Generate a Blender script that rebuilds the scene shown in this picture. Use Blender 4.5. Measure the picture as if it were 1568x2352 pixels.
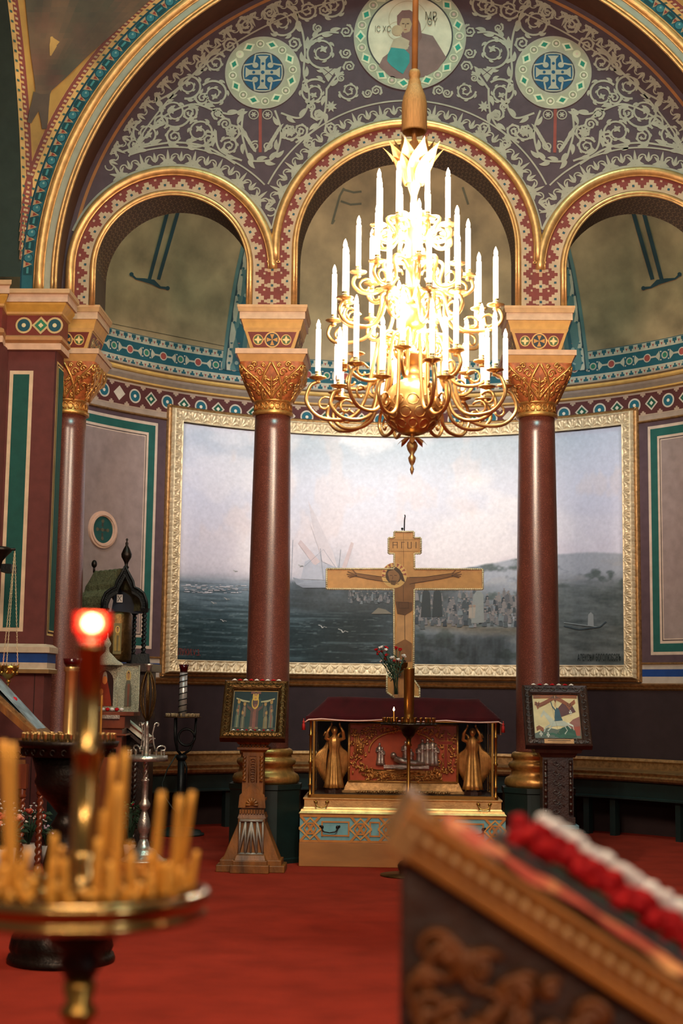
import bpy, math, random
import numpy as np
from math import *
from mathutils import Vector, Matrix
R = random.Random(7)
for _o in list(bpy.data.objects): bpy.data.objects.remove(_o)
SC = bpy.context.scene
COL = SC.collection
# ------------------------------------------------------------------ camera
F = 3300.0                                   # focal length in pixels of the 1568x2352 frame (a 50 mm lens)
PSI = atan((890-784)/F); PIT = atan((1595-1176)/F); ROL = .013
CAM = np.array([-0.16, 0, 1.55])
FW = np.array([-sin(PSI)*cos(PIT), cos(PSI)*cos(PIT), sin(PIT)])
R0 = np.array([cos(PSI), sin(PSI), 0]); U0 = np.cross(R0, FW)
RT = R0*cos(ROL)+U0*sin(ROL); UP = U0*cos(ROL)-R0*sin(ROL)
cam = bpy.data.cameras.new('camera'); camo = bpy.data.objects.new('camera', cam); COL.objects.link(camo)
camo.matrix_world = Matrix([[RT[0], UP[0], -FW[0], CAM[0]], [RT[1], UP[1], -FW[1], CAM[1]], [RT[2], UP[2], -FW[2], CAM[2]], [0, 0, 0, 1]])
cam.sensor_fit = 'VERTICAL'; cam.sensor_height = 36; cam.lens = F/2352*36; cam.clip_end = 200; cam.clip_start = .05
cam.dof.use_dof = True; cam.dof.focus_distance = 13.6; cam.dof.aperture_fstop = 2.6
SC.camera = camo
# ------------------------------------------------------------------ world, lights, exposure
vs = SC.view_settings; vs.view_transform = 'Standard'; vs.look = 'None'; vs.gamma = 1; vs.exposure = 0.1
vs.use_curve_mapping = False
w = bpy.data.worlds.new('world'); SC.world = w; w.use_nodes = True
w.node_tree.nodes['Background'].inputs[0].default_value = (1.0, .86, .74, 1)
w.node_tree.nodes['Background'].inputs[1].default_value = .13
def light(name, kind, loc, energy, color, size=1, target=None, sy=None, spot=None, blend=.5):
    l = bpy.data.lights.new(name, kind); l.energy = energy; l.color = color
    if kind == 'AREA':
        l.size = size
        if sy: l.shape = 'RECTANGLE'; l.size_y = sy
    elif kind == 'SPOT': l.shadow_soft_size = size; l.spot_size = spot; l.spot_blend = blend
    else: l.shadow_soft_size = size
    o = bpy.data.objects.new(name, l); COL.objects.link(o); o.location = loc
    if target is not None:
        d = Vector(target)-Vector(loc); o.rotation_euler = d.to_track_quat('-Z', 'Y').to_euler()
    return o
light('dome_window_daylight', 'AREA', (0.6, 8.2, 13.5), 620, (.42, .85, .80), 2.2, (0.3, 13.4, 8.2))
light('nave_chandelier_glow', 'AREA', (-1.0, 3.0, 6.8), 480, (1.0, .80, .60), 1.6, (-.3, 8.0, 1.0))
light('side_window_daylight', 'AREA', (3.4, -1.5, 2.3), 38, (.80, .92, 1.0), .45, (-.4, 2.4, 1.6), 2.4)
for _x, _y, _z in ((-2.0, -2.5, 3.6), (-1.1, -3.0, 4.1), (-.2, -2.6, 3.7), (.9, -3.0, 4.2), (1.8, -2.4, 3.5)): light('rear_chandelier_glow', 'POINT', (_x, _y, _z), 85, (1.0, .80, .56), .10)
for _x, _e in ((-1.29, 320), (1.29, 300), (-3.2, 130), (3.2, 90)): light('picture_spotlight', 'SPOT', (_x, 14.12, 5.5), _e, (.94, .95, 1.0), .08, (_x*.75, 18, 3.5), None, 1.55, .8)
for _x in (-1.29, 1.29): light('conch_fill_light', 'SPOT', (_x, 14.12, 5.9), 115, (1.0, .86, .66), .08, (_x*.2, 17.2, 8.4), None, 1.9, .9)  # fill spots added out of sight behind the spandrels to brighten the semi-dome

# ------------------------------------------------------------------ placing helpers (photo direction -> point at a real distance)
def ray(px, py): return FW*F+RT*(px-784)+UP*(1176-py)
def P(px, py, Y):
    d = ray(px, py); return Vector(CAM+d*(Y/d[1]))
def Pz(px, py, z):
    d = ray(px, py); return Vector(CAM+d*((z-1.55)/d[2]))
YC, RW = 13.73, 4.27                          # centre and radius of the round niche
def Pc(px, py, r=RW):
    d = ray(px, py); ox, oy = CAM[0], CAM[1]-YC
    a = d[0]**2+d[1]**2; b = 2*(ox*d[0]+oy*d[1]); c = ox*ox+oy*oy-r*r
    t = (-b+sqrt(b*b-4*a*c))/(2*a); p = CAM+d*t
    return atan2(p[0], p[1]-YC), p[2]         # angle from the axis, height
# ------------------------------------------------------------------ materials
MATS = {}
def srgb(h):
    h = h.lstrip('#'); r = [int(h[i:i+2], 16)/255 for i in (0, 2, 4)]
    return tuple(x/12.92 if x <= .04045 else ((x+.055)/1.055)**2.4 for x in r)
def mat(name, col='#808080', rough=.5, metal=0.0, var=.15, vs_=6, bump=0.0, bs=60, attr=False, emit=0, ecol=None, trans=0, speck=None, coat=0, alpha=None, spec=.5, sheen=0, kind='noise', stretch=None):
    m = bpy.data.materials.new(name); m.use_nodes = True; nt = m.node_tree; n = nt.nodes; L = nt.links
    b = n['Principled BSDF']; b.inputs['Roughness'].default_value = rough; b.inputs['Metallic'].default_value = metal
    b.inputs['Specular IOR Level'].default_value = spec
    if coat: b.inputs['Coat Weight'].default_value = coat; b.inputs['Coat Roughness'].default_value = .15
    if sheen: b.inputs['Sheen Weight'].default_value = sheen
    if trans: b.inputs['Transmission Weight'].default_value = trans
    if alpha is not None: b.inputs['Alpha'].default_value = alpha
    if isinstance(col, str): col = srgb(col)
    tc = n.new('ShaderNodeTexCoord'); src = tc.outputs['Object']
    if stretch:
        mp = n.new('ShaderNodeMapping'); mp.inputs['Scale'].default_value = stretch; L.new(src, mp.inputs[0]); src = mp.outputs[0]
    tx = n.new('ShaderNodeTexNoise'); tx.inputs['Scale'].default_value = vs_; tx.inputs['Detail'].default_value = 6; L.new(src, tx.inputs['Vector'])
    mr = n.new('ShaderNodeMapRange'); mr.inputs[1].default_value = .3; mr.inputs[2].default_value = .7
    mr.inputs[3].default_value = 1-var; mr.inputs[4].default_value = 1+var; L.new(tx.outputs[0], mr.inputs[0])
    if attr: ca = n.new('ShaderNodeAttribute'); ca.attribute_name = 'Col'; cs = ca.outputs['Color']
    else: ca = n.new('ShaderNodeRGB'); ca.outputs[0].default_value = (*col, 1); cs = ca.outputs[0]
    if speck:
        s2 = n.new('ShaderNodeTexNoise'); s2.inputs['Scale'].default_value = speck[1]; s2.inputs['Detail'].default_value = 3; L.new(src, s2.inputs['Vector'])
        r2 = n.new('ShaderNodeMapRange'); r2.inputs[1].default_value = .5; r2.inputs[2].default_value = .68; L.new(s2.outputs[0], r2.inputs[0])
        mx = n.new('ShaderNodeMixRGB'); mx.inputs[2].default_value = (*srgb(speck[0]), 1); L.new(r2.outputs[0], mx.inputs[0]); L.new(cs, mx.inputs[1]); cs = mx.outputs[0]
    mu = n.new('ShaderNodeMixRGB'); mu.blend_type = 'MULTIPLY'; mu.inputs[0].default_value = 1
    L.new(cs, mu.inputs[1]); L.new(mr.outputs[0], mu.inputs[2]); L.new(mu.outputs[0], b.inputs['Base Color'])
    if bump:
        if kind == 'voronoi': bt = n.new('ShaderNodeTexVoronoi'); bt.inputs['Scale'].default_value = bs; bo = bt.outputs['Distance']
        else: bt = n.new('ShaderNodeTexNoise'); bt.inputs['Scale'].default_value = bs; bt.inputs['Detail'].default_value = 4; bo = bt.outputs[0]
        L.new(src, bt.inputs['Vector'])
        bp = n.new('ShaderNodeBump'); bp.inputs['Strength'].default_value = bump; bp.inputs['Distance'].default_value = .01
        L.new(bo, bp.inputs['Height']); L.new(bp.outputs[0], b.inputs['Normal'])
    if emit:
        b.inputs['Emission Strength'].default_value = emit
        b.inputs['Emission Color'].default_value = (*(srgb(ecol) if ecol else col), 1)
    MATS[name] = m; return m
mat('painted_wall', attr=True, spec=.25, rough=.7, var=.13, vs_=9, bump=.08, bs=50)
mat('painted_conch', attr=True, rough=.6, var=.38, vs_=2.6, bump=.1, bs=30)
mat('painted_canvas', attr=True, rough=.5, var=.05, vs_=20, bump=.12, bs=140, spec=.3)
mat('painted_panel', attr=True, spec=.25, rough=.45, var=.12, vs_=14)
mat('plaster_taupe', '#9c8a7c', .7, var=.12, vs_=5)
mat('gold_leaf', '#cfa066', .42, .75, var=.22, vs_=14, bump=.15, bs=60)
mat('gold_pale', '#d8c29a', .5, .45, var=.2, vs_=16, bump=.2, bs=70)
mat('gold_old', '#9c7448', .45, .75, var=.35, vs_=25, bump=.35, bs=45)
mat('gilt_ornament', '#c9924f', .38, .75, var=.25, vs_=20, bump=.2, bs=80)
mat('capital_ground', '#a0562a', .6, .1, var=.4, vs_=30)
mat('stone_cream', '#c9a58c', .6, var=.1, vs_=10, bump=.06)
mat('brass_cloth', '#c08c50', .55, .3, var=.25, vs_=40, stretch=(6, 6, .3), bump=.4, bs=60)
mat('stone_gold', '#c08a4a', .5, .35, var=.14, vs_=12)
mat('column_granite', '#54261f', .3, spec=.7, var=.2, vs_=3, speck=('#84503c', 140))
mat('cross_wood', '#b98242', .5, var=.12, vs_=20)
mat('dado_brown', '#3a2829', .6, var=.15, vs_=3, spec=.35)
mat('pier_maroon', '#5c2c26', .5, var=.15, vs_=3)
mat('plinth_green', '#101f1c', .45, var=.25, vs_=8)
mat('bench_green', '#10201d', .5, var=.2, vs_=6)
mat('carpet_red', '#8a2a1b', .95, spec=.08, var=.16, vs_=3.0, bump=.5, bs=260)
mat('carpet_dark', '#2c2b26', .95, var=.3, vs_=20)
mat('brass', '#a87d3c', .3, .95, var=.15, vs_=12)
mat('brass_bright', '#d9b070', .34, .85, var=.15, vs_=10)
mat('brass_dark', '#5c4223', .4, .9, var=.3, vs_=20, bump=.4, bs=60)
mat('silver_bright', '#c4bfba', .35, .6, var=.12, vs_=20)
mat('silver', '#b8aca0', .32, .85, var=.25, vs_=25, bump=.3, bs=70)
mat('silver_relief', '#d0c4a8', .4, .55, var=.4, vs_=90, bump=1.0, bs=170, kind='voronoi')
mat('black_iron', '#17191a', .45, .6, var=.2, vs_=20, bump=.2)
mat('bronze_black', '#231a14', .4, .7, var=.35, vs_=20, bump=.35, bs=50)
mat('wood_carved', '#70400f', .5, var=.65, vs_=9, bump=.3, bs=60, stretch=(1, 1, .35))
mat('wood_red', '#6a2f19', .3, var=.25, vs_=14, stretch=(1, 1, .3), coat=.3)
mat('wood_dark', '#2c1a13', .35, var=.35, vs_=14, bump=.3, bs=70, coat=.2)
mat('wood_orange', '#9a6430', .5, var=.2, vs_=8, stretch=(.3, 1, 1))
mat('silver_wood', '#8d8378', .45, .3, var=.2, vs_=20)
mat('candle_wax_honey', '#eaa03a', .5, var=.1, vs_=10, spec=.4, emit=.03)
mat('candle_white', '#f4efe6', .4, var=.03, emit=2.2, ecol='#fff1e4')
mat('bulb', '#ffffff', .4, var=0, emit=60, ecol='#ffe9cf')
mat('flame', '#ffe0b0', .4, var=0, emit=60, ecol='#ffc98a')
mat('red_glass', '#c8180e', .15, var=.1, trans=.6, alpha=.6, emit=.3, ecol='#ff2a14')
mat('red_glass_dark', '#4a0a0c', .12, var=.1, trans=.3)
mat('clear_glass', '#ffffff', .03, var=0, trans=1.0, alpha=.12)
mat('velvet', '#34060a', .9, spec=.1, var=.3, vs_=8, sheen=.15)
mat('cord_pink', '#d3a597', .8, var=.1)
mat('silk_red', '#a8160f', .6, var=.1)
mat('cloth_brocade', '#b4452f', .55, var=.4, vs_=45, speck=('#e39a5a', 22))
mat('petal', attr=True, spec=.1, rough=.8, var=.12, vs_=60)
mat('leaf_green', '#23402a', .6, var=.3, vs_=30)
mat('pot_cream', '#b9aaa0', .5, var=.06)
mat('paper', '#c9bca6', .7, var=.1, vs_=30)
mat('roof_scale', '#6c6a4c', .5, .3, var=.3, vs_=20, bump=.5, bs=50, kind='voronoi')
mat('slate_blue', '#51707a', .5)
mat('icon_blue', '#7c8b92', .4, var=.5, vs_=9)
mat('red_glow', '#c02010', .3, emit=3, ecol='#ff5a3a')
mat('lectern_gilt', '#ac6722', .4, .35, var=.2, vs_=20, coat=.2)
mat('lectern_pale', '#c08a50', .4, .3, var=.15)
mat('lectern_gloss', '#a87440', .22, .2, var=.2, vs_=20, coat=.6)
mat('lectern_body', '#3a1e0c', .5, var=.4, vs_=18, bump=.6, bs=30)
mat('brass_polished', '#a87f3a', .2, 1, coat=1)
mat('lectern_carving', '#7c4519', .4, .3, var=.3, vs_=30)
mat('dark_navy', '#141d2c', .3, var=.2)
# ------------------------------------------------------------------ mesh building
class MB:
    def __init__(s): s.v = []; s.f = []; s.c = []; s.sm = []; s.M = None; s.col = (.5, .5, .5)
    def add(s, vs, fs, col=None, smooth=False):
        k = len(s.v); col = col or s.col
        if isinstance(col, str): col = srgb(col)
        if s.M is not None: vs = [s.M @ Vector(p) for p in vs]
        s.v.extend([tuple(p) for p in vs])
        for f in fs: s.f.append([i+k for i in f]); s.c.append(col); s.sm.append(smooth)
        return s
    def box(s, c, d, col=None, rz=0):
        x, y, z = d[0]/2, d[1]/2, d[2]/2; ca, sa = cos(rz), sin(rz)
        vs = [(c[0]+a*x*ca-b*y*sa, c[1]+a*x*sa+b*y*ca, c[2]+e*z) for e in (-1, 1) for a, b in ((-1, -1), (1, -1), (1, 1), (-1, 1))]
        return s.add(vs, [(3, 2, 1, 0), (4, 5, 6, 7), (0, 1, 5, 4), (1, 2, 6, 5), (2, 3, 7, 6), (3, 0, 4, 7)], col)
    def frus(s, c, a, b, h, col=None):          # block with bottom size a and top size b, c at bottom centre
        vs = [(c[0]+u*t[0]/2, c[1]+v*t[1]/2, c[2]+z) for z, t in ((0, a), (h, b)) for u, v in ((-1, -1), (1, -1), (1, 1), (-1, 1))]
        return s.add(vs, [(3, 2, 1, 0), (4, 5, 6, 7), (0, 1, 5, 4), (1, 2, 6, 5), (2, 3, 7, 6), (3, 0, 4, 7)], col)
    def lathe(s, prof, n=24, c=(0, 0, 0), col=None, smooth=True, twist=None, a0=0, a1=2*pi):
        full = abs(a1-a0-2*pi) < 1e-6; m = n if full else n+1; vs = []
        for i, (r, z) in enumerate(prof):
            for j in range(m):
                a = a0+(a1-a0)*j/n; rr = twist(a, r, z) if twist else r
                vs.append((c[0]+rr*cos(a), c[1]+rr*sin(a), c[2]+z))
        fs = [(i*m+j, i*m+(j+1) % m, (i+1)*m+(j+1) % m, (i+1)*m+j) for i in range(len(prof)-1) for j in range(n)]
        if full:
            if prof[0][0] > 1e-4: fs.append(list(range(m))[::-1])
            if prof[-1][0] > 1e-4: fs.append([(len(prof)-1)*m+j for j in range(m)])
        return s.add(vs, fs, col, smooth)
    def tube(s, pts, r=.01, n=8, col=None, smooth=True, flat=1.0):
        pts = [Vector(p) for p in pts]; N = len(pts); vs = []; up = None
        for i, p in enumerate(pts):
            t = (pts[min(i+1, N-1)]-pts[max(i-1, 0)]).normalized()
            if up is None: up = Vector((0, 0, 1)) if abs(t.z) < .9 else Vector((0, 1, 0))
            x = t.cross(up)
            if x.length < 1e-5: x = t.orthogonal()
            x.normalize(); y = x.cross(t).normalized(); up = y
            rr = r[i] if isinstance(r, (list, tuple)) else r
            for j in range(n):
                a = 2*pi*j/n; vs.append(p+x*(rr*cos(a))+y*(rr*sin(a)*flat))
        fs = [(i*n+j, i*n+(j+1) % n, (i+1)*n+(j+1) % n, (i+1)*n+j) for i in range(N-1) for j in range(n)]
        fs += [list(range(n))[::-1], [(N-1)*n+j for j in range(n)]]
        return s.add(vs, fs, col, smooth)
    def ball(s, c, r, nu=10, nv=7, sc=(1, 1, 1), col=None):
        vs = [(c[0], c[1], c[2]-r*sc[2])]
        for i in range(1, nv):
            t = pi*i/nv
            for j in range(nu): a = 2*pi*j/nu; vs.append((c[0]+r*sc[0]*sin(t)*cos(a), c[1]+r*sc[1]*sin(t)*sin(a), c[2]-r*sc[2]*cos(t)))
        vs.append((c[0], c[1], c[2]+r*sc[2])); e = len(vs)-1; fs = []
        for j in range(nu):
            k = (j+1) % nu; fs.append((0, 1+k, 1+j)); fs.append((e, e-nu+j, e-nu+k))
            for i in range(nv-2): fs.append((1+i*nu+j, 1+i*nu+k, 1+(i+1)*nu+k, 1+(i+1)*nu+j))
        return s.add(vs, fs, col, True)
    def grid(s, fn, nu, nv, col=None, smooth=True):
        vs = [fn(i/nu, j/nv) for j in range(nv+1) for i in range(nu+1)]
        return s.add(vs, [(j*(nu+1)+i, j*(nu+1)+i+1, (j+1)*(nu+1)+i+1, (j+1)*(nu+1)+i) for j in range(nv) for i in range(nu)], col, smooth)
    def sweep(s, path, prof, col=None, closed=False, smooth=False):   # path: [(x,y,nx,ny)], prof: [(offset along n, z)]
        n = len(prof); vs = [(x+nx*o, y+ny*o, z) for x, y, nx, ny in path for o, z in prof]; N = len(path)
        fs = [(i*n+j, ((i+1) % N)*n+j, ((i+1) % N)*n+j+1, i*n+j+1) for i in range(N if closed else N-1) for j in range(n-1)]
        return s.add(vs, fs, col, smooth)
    def slab(s, pts, h0, h1, mp, col=None):       # extrude a 2D outline between two offsets through mp(u,v,o)
        n = len(pts); vs = [mp(u, v, h0) for u, v in pts]+[mp(u, v, h1) for u, v in pts]
        return s.add(vs, [list(range(n))[::-1], list(range(n, 2*n))]+[(i, (i+1) % n, n+(i+1) % n, n+i) for i in range(n)], col)
    def mesh(s, name):
        me = bpy.data.meshes.new(name); me.from_pydata(s.v, [], s.f)
        if s.f:
            me.polygons.foreach_set('use_smooth', s.sm)
            a = me.color_attributes.new('Col', 'FLOAT_COLOR', 'CORNER'); ln = np.array([len(f) for f in s.f])
            c = np.ones((len(s.f), 4), np.float32); c[:, :3] = np.array(s.c, np.float32)
            a.data.foreach_set('color', np.repeat(c, ln, axis=0).ravel())
        me.update(); return me
def obj(name, mb, m, parent=None, bevel=0):
    o = bpy.data.objects.new(name, mb.mesh(name) if isinstance(mb, MB) else mb); COL.objects.link(o)
    o.data.materials.append(MATS[m])
    if parent is not None: o.parent = parent
    if bevel:
        b = o.modifiers.new('bevel', 'BEVEL'); b.width = bevel; b.segments = 2; b.limit_method = 'ANGLE'
    return o
def tag(o, label=None, cat=None, group=None, kind=None):
    for k, v in (('label', label), ('category', cat), ('group', group), ('kind', kind)):
        if v: o[k] = v
    return o
def thing(name, label, cat, loc=(0, 0, 0), rz=0, group=None):
    o = bpy.data.objects.new(name, None); COL.objects.link(o); o.location = loc; o.rotation_euler = (0, 0, rz)
    o.empty_display_size = .1
    return tag(o, label, cat, group)
def struct(name, mb, m, parent=None, bevel=0): return tag(obj(name, mb, m, parent, bevel), kind='structure')
def copy_tree(o, loc=None, rz=None, label=None, parent=None):
    c = o.copy(); COL.objects.link(c)
    if parent is not None: c.parent = parent
    for ch in list(o.children): copy_tree(ch, parent=c)
    if loc is not None: c.location = loc
    if rz is not None: c.rotation_euler = (0, 0, rz)
    if label: c['label'] = label
    return c
class Art:                                       # flat painted or applied ornament on a surface given by mp(u, v, lift)
    def __init__(s, mb, mp): s.mb = mb; s.m0 = mp; s.e = .0022; s.n = 0; s.md = 22
    def mp(s, u, v, o): return s.m0(u, v, o+(s.n % s.md)*2e-5)
    def nx(s): s.n += 1
    def poly(s, pts, col, l=1): s.nx(); s.mb.add([s.mp(u, v, l*s.e) for u, v in pts], [list(range(len(pts)))], col)
    def disc(s, c, r, col, l=1, n=24, sx=1): s.poly([(c[0]+r*sx*cos(2*pi*i/n), c[1]+r*sin(2*pi*i/n)) for i in range(n)], col, l)
    def ring(s, c, r0, r1, col, l=1, a0=0, a1=2*pi, n=40, rel=False):
        s.nx(); vs = []
        for i in range(n+1):
            a = a0+(a1-a0)*i/n
            for r in (r0, r1): vs.append(s.mp(c[0]+r*cos(a), c[1]+r*sin(a), l*s.e))
        s.mb.add(vs, [(2*i, 2*i+2, 2*i+3, 2*i+1) for i in range(n)], col)
    def rib(s, pts, w, col, l=1):
        s.nx(); n = len(pts); vs = []
        for i, (u, v) in enumerate(pts):
            a = pts[min(i+1, n-1)]; b = pts[max(i-1, 0)]; dx, dy = a[0]-b[0], a[1]-b[1]; q = hypot(dx, dy) or 1
            ww = (w[i] if isinstance(w, (list, tuple)) else w)/2
            vs += [s.mp(u-dy/q*ww, v+dx/q*ww, l*s.e), s.mp(u+dy/q*ww, v-dx/q*ww, l*s.e)]
        s.mb.add(vs, [(2*i, 2*i+1, 2*i+3, 2*i+2) for i in range(n-1)], col)
    def rect(s, u0, v0, u1, v1, col, l=1, nu=1):
        for i in range(nu):
            a = u0+(u1-u0)*i/nu; b = u0+(u1-u0)*(i+1)/nu; s.poly([(a, v0), (b, v0), (b, v1), (a, v1)], col, l)
    def frame(s, u0, v0, u1, v1, w, col, l=1, nu=1):
        s.rect(u0, v0, u1, v0+w, col, l, nu); s.rect(u0, v1-w, u1, v1, col, l, nu); s.rect(u0, v0+w, u0+w, v1-w, col, l); s.rect(u1-w, v0+w, u1, v1-w, col, l)
    def leaf(s, b, a, L, w, col, l=1, curl=0):
        L1, R1 = [], []; n = 7; x, y = b
        for i in range(n+1):
            t = i/n; aa = a+curl*t; ww = w*(sin(pi*min(1, t**.62))**.8*.5+.06*(1-t))
            L1.append((x-sin(aa)*ww, y+cos(aa)*ww)); R1.append((x+sin(aa)*ww, y-cos(aa)*ww)); x += L/n*cos(aa); y += L/n*sin(aa)
        s.poly(L1+R1[::-1], col, l)
    def spiral(s, c, r, a0, turns, d, w, col, l=1, leaves=True, flower=True):
        n = int(22*turns)+6; pts = []; ws = []
        for i in range(n+1):
            t = i/n; a = a0+d*2*pi*turns*t; rr = r*(1-.80*t**.85)
            pts.append((c[0]+rr*cos(a), c[1]+rr*sin(a))); ws.append(w*(1.2-.5*t))
        s.rib(pts, ws, col, l)
        if leaves:
            for i in range(1, n-5, 4):
                p, q = pts[i], pts[i+1]; a = atan2(q[1]-p[1], q[0]-p[0]); k = 1-.62*i/n
                s.leaf(p, a-d*.95, r*.52*k, r*.23*k, col, l+.1, d*1.5)
                if i > 6 and (i//4) % 2: s.leaf(p, a+d*.8, r*.26*k, r*.13*k, col, l+.1, -d*1.2)
        if flower:
            for k in range(4): s.leaf(pts[-1], a0+k*1.6, r*.26, r*.16, col, l+.2, .5)
            s.disc(pts[-1], r*.08, col, l+.2, 8)
def text_polys(body, size, mp, mb, col, l=1, rot=0):     # lettering as flat outlines laid on a surface
    cu = bpy.data.curves.new('t', 'FONT'); cu.body = body; cu.size = size; cu.align_x = 'CENTER'; cu.align_y = 'CENTER'
    o = bpy.data.objects.new('t', cu); COL.objects.link(o); dg = bpy.context.evaluated_depsgraph_get()
    me = o.evaluated_get(dg).to_mesh(); ca, sa = cos(rot), sin(rot)
    vs = [mp(v.co.x*ca-v.co.y*sa, v.co.x*sa+v.co.y*ca, l*.0022) for v in me.vertices]; fs = [list(p.vertices) for p in me.polygons]
    mb.add(vs, fs, col); o.to_mesh_clear(); bpy.data.objects.remove(o); bpy.data.curves.remove(cu)
def vnoise(x, y, seed=0):                                # smooth value noise for numpy arrays
    xi = np.floor(x).astype(int); yi = np.floor(y).astype(int); fx = x-xi; fy = y-yi
    h = lambda a, b: (np.sin(a*127.1+b*311.7+seed*74.7)*43758.5453) % 1.0
    ux = fx*fx*(3-2*fx); uy = fy*fy*(3-2*fy)
    return (h(xi, yi)*(1-ux)+h(xi+1, yi)*ux)*(1-uy)+(h(xi, yi+1)*(1-ux)+h(xi+1, yi+1)*ux)*uy
def fbm(x, y, o=4, seed=0): return sum(vnoise(x*2**k, y*2**k, seed+k)/2**k for k in range(o))/sum(1/2**k for k in range(o))
# ================================================================== THE SETTING
CR, MA, TE, TD, GO, LB = '#b9a184', '#5f2a25', '#1f4d55', '#14323a', '#b08a4c', '#b3ac97'
b = MB(); b.box((0, 8, -.05), (16, 24, .1)); struct('floor', b, 'carpet_red')
b = MB(); q = Pz(1560, 2078, 0); b.box((q.x+.42, q.y, .006), (1.1, .5, .012)); tag(obj('rug', b, 'carpet_dark'), 'dark grey green rug lying on the red carpet behind the flower-topped lectern', 'rug')
# ---- round wall of the niche
def mpc(u, z, o): return ((RW-o)*sin(u/RW), YC+(RW-o)*cos(u/RW), z)
H = RW*pi/2
b = MB(); a = Art(b, mpc)
for z0, z1, c in ((0, 1.70, '#2e2020'), (1.70, 1.80, '#a89a8c'), (1.80, 1.885, '#17376e'), (1.885, 1.95, '#a89a8c'), (1.95, 4.80, '#4e3c40'), (4.80, 4.88, '#94806f'), (4.88, 5.16, '#4f2724'), (5.16, 5.36, '#8f8070'), (5.36, 5.77, TE)):
    b.grid(lambda s, t: mpc(-H+2*H*s, z0+(z1-z0)*t, 0), 120, 1, c)
arc = lambda d: RW*radians(d)
for sgn in (-1, 1):                                          # painted panels either side of the picture
    u0, u1 = sgn*arc(43.0), sgn*arc(83)
    if u0 > u1: u0, u1 = u1, u0
    for k, (i, c) in enumerate(((0, '#bfa893'), (.035, '#1f5148'), (.13, '#bfa893'), (.16, '#3f3232'), (.172, '#bfa893'), (.185, '#8d7b74'))):
        a.rect(u0+i, 2.05+i, u1-i, 4.74-i, c, 1+k*.4, 24)
for k in range(56):                                          # maroon frieze: roundels and lozenges in turn
    u = -H+.1+k*.235; z = 5.02
    if k % 2:
        for r, c in ((.085, '#b7a894'), (.066, '#1d5560'), (.02, '#c9bba5')): a.disc((u, z), r, c, 2+.4*(.1-r)*20, 20)
    else:
        for r, c in ((.088, '#b7a894'), (.064, '#1c4a38'), (.026, '#c9bba5')): a.poly([(u-r, z), (u, z-r), (u+r, z), (u, z+r)], c, 2+.4*(.1-r)*20)
    for zz, d in ((4.905, 1), (5.135, -1)):
        uu = u+.117; a.rect(uu-.035, zz-.012, uu+.035, zz+.012, '#a08872', 1.5); a.rect(uu-.014, zz-.03, uu+.014, zz+.03, '#a08872', 1.6)
a.rect(-H, 4.88, H, 4.893, '#a08872', 1, 90); a.rect(-H, 5.147, H, 5.16, '#a08872', 1, 90)
for z0, z1, fl in ((5.37, 5.47, 1), (5.67, 5.76, -1)):        # teal frieze
    a.rect(-H, z0, H, z1, '#a79d88', 1, 90)
    for k in range(110):
        u = -H+.06+k*.122; zc = (z0+z1)/2
        a.rect(u-.03, z0+.004 if fl > 0 else z0+.045, u+.03, z1-.045 if fl > 0 else z1-.004, TE, 1.6); a.rect(u-.012, z0+.02, u+.012, z1-.02, TE, 1.7)
        a.poly([(u+.045, zc+.02), (u+.061, zc-.022), (u+.077, zc+.02), (u+.061, zc+.012)], '#8a3a30', 1.6)
for k in range(28):
    u = -H+.12+k*.49; z = 5.57
    a.disc((u, z), .052, '#b7a894', 2, 18); a.disc((u, z), .04, '#94433a', 2.4, 16)
    for d in (-1, 1):
        a.poly([(u+d*.05, z-.012), (u+d*.12, z-.01), (u+d*.17, z-.06), (u+d*.18, z), (u+d*.17, z+.06), (u+d*.12, z+.01), (u+d*.05, z+.012)], '#a79d88', 2.2)
    a.ring((u+.245, z), .03, .045, '#a79d88', 2); a.disc((u+.245, z), .03, '#2d6a50', 2.1, 12)
    for dx, dz in ((.19, .05), (.3, -.05), (.19, -.05), (.3, .05)): a.disc((u+dx, z+dz), .009, '#c9bba5', 2, 8)
struct('wall_back', b, 'painted_wall')
def arcpath(r, a0=-88, a1=88, n=90): return [(r*sin(radians(t)), YC+r*cos(radians(t)), -sin(radians(t)), -cos(radians(t))) for t in np.linspace(a0, a1, n)]
b = MB(); AP = arcpath(RW)
for pr, c in (([(0, 5.17), (.05, 5.18), (.05, 5.2), (.03, 5.205)], '#b98d4c'), ([(.03, 5.205), (.07, 5.25), (.07, 5.28)], '#8b7c6c'), ([(.07, 5.28), (.10, 5.285), (.12, 5.30), (.12, 5.325), (.1, 5.33)], '#c9a35c'), ([(.1, 5.33), (.15, 5.34), (.15, 5.36), (0, 5.362)], '#94826f')): b.sweep(AP, pr, c)
struct('trim_1', b, 'painted_panel')
b = MB(); b.sweep(AP, [(0, 1.64), (.02, 1.65), (.035, 1.665), (.02, 1.675), (.04, 1.69), (.05, 1.71), (.03, 1.72), (0, 1.725)]); b.sweep(AP, [(0, 1.94), (.02, 1.945), (.02, 1.96), (0, 1.965)]); b.sweep(AP, [(0, 4.79), (.03, 4.8), (.03, 4.815), (0, 4.82)])
struct('trim_2', b, 'gold_old')
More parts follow.
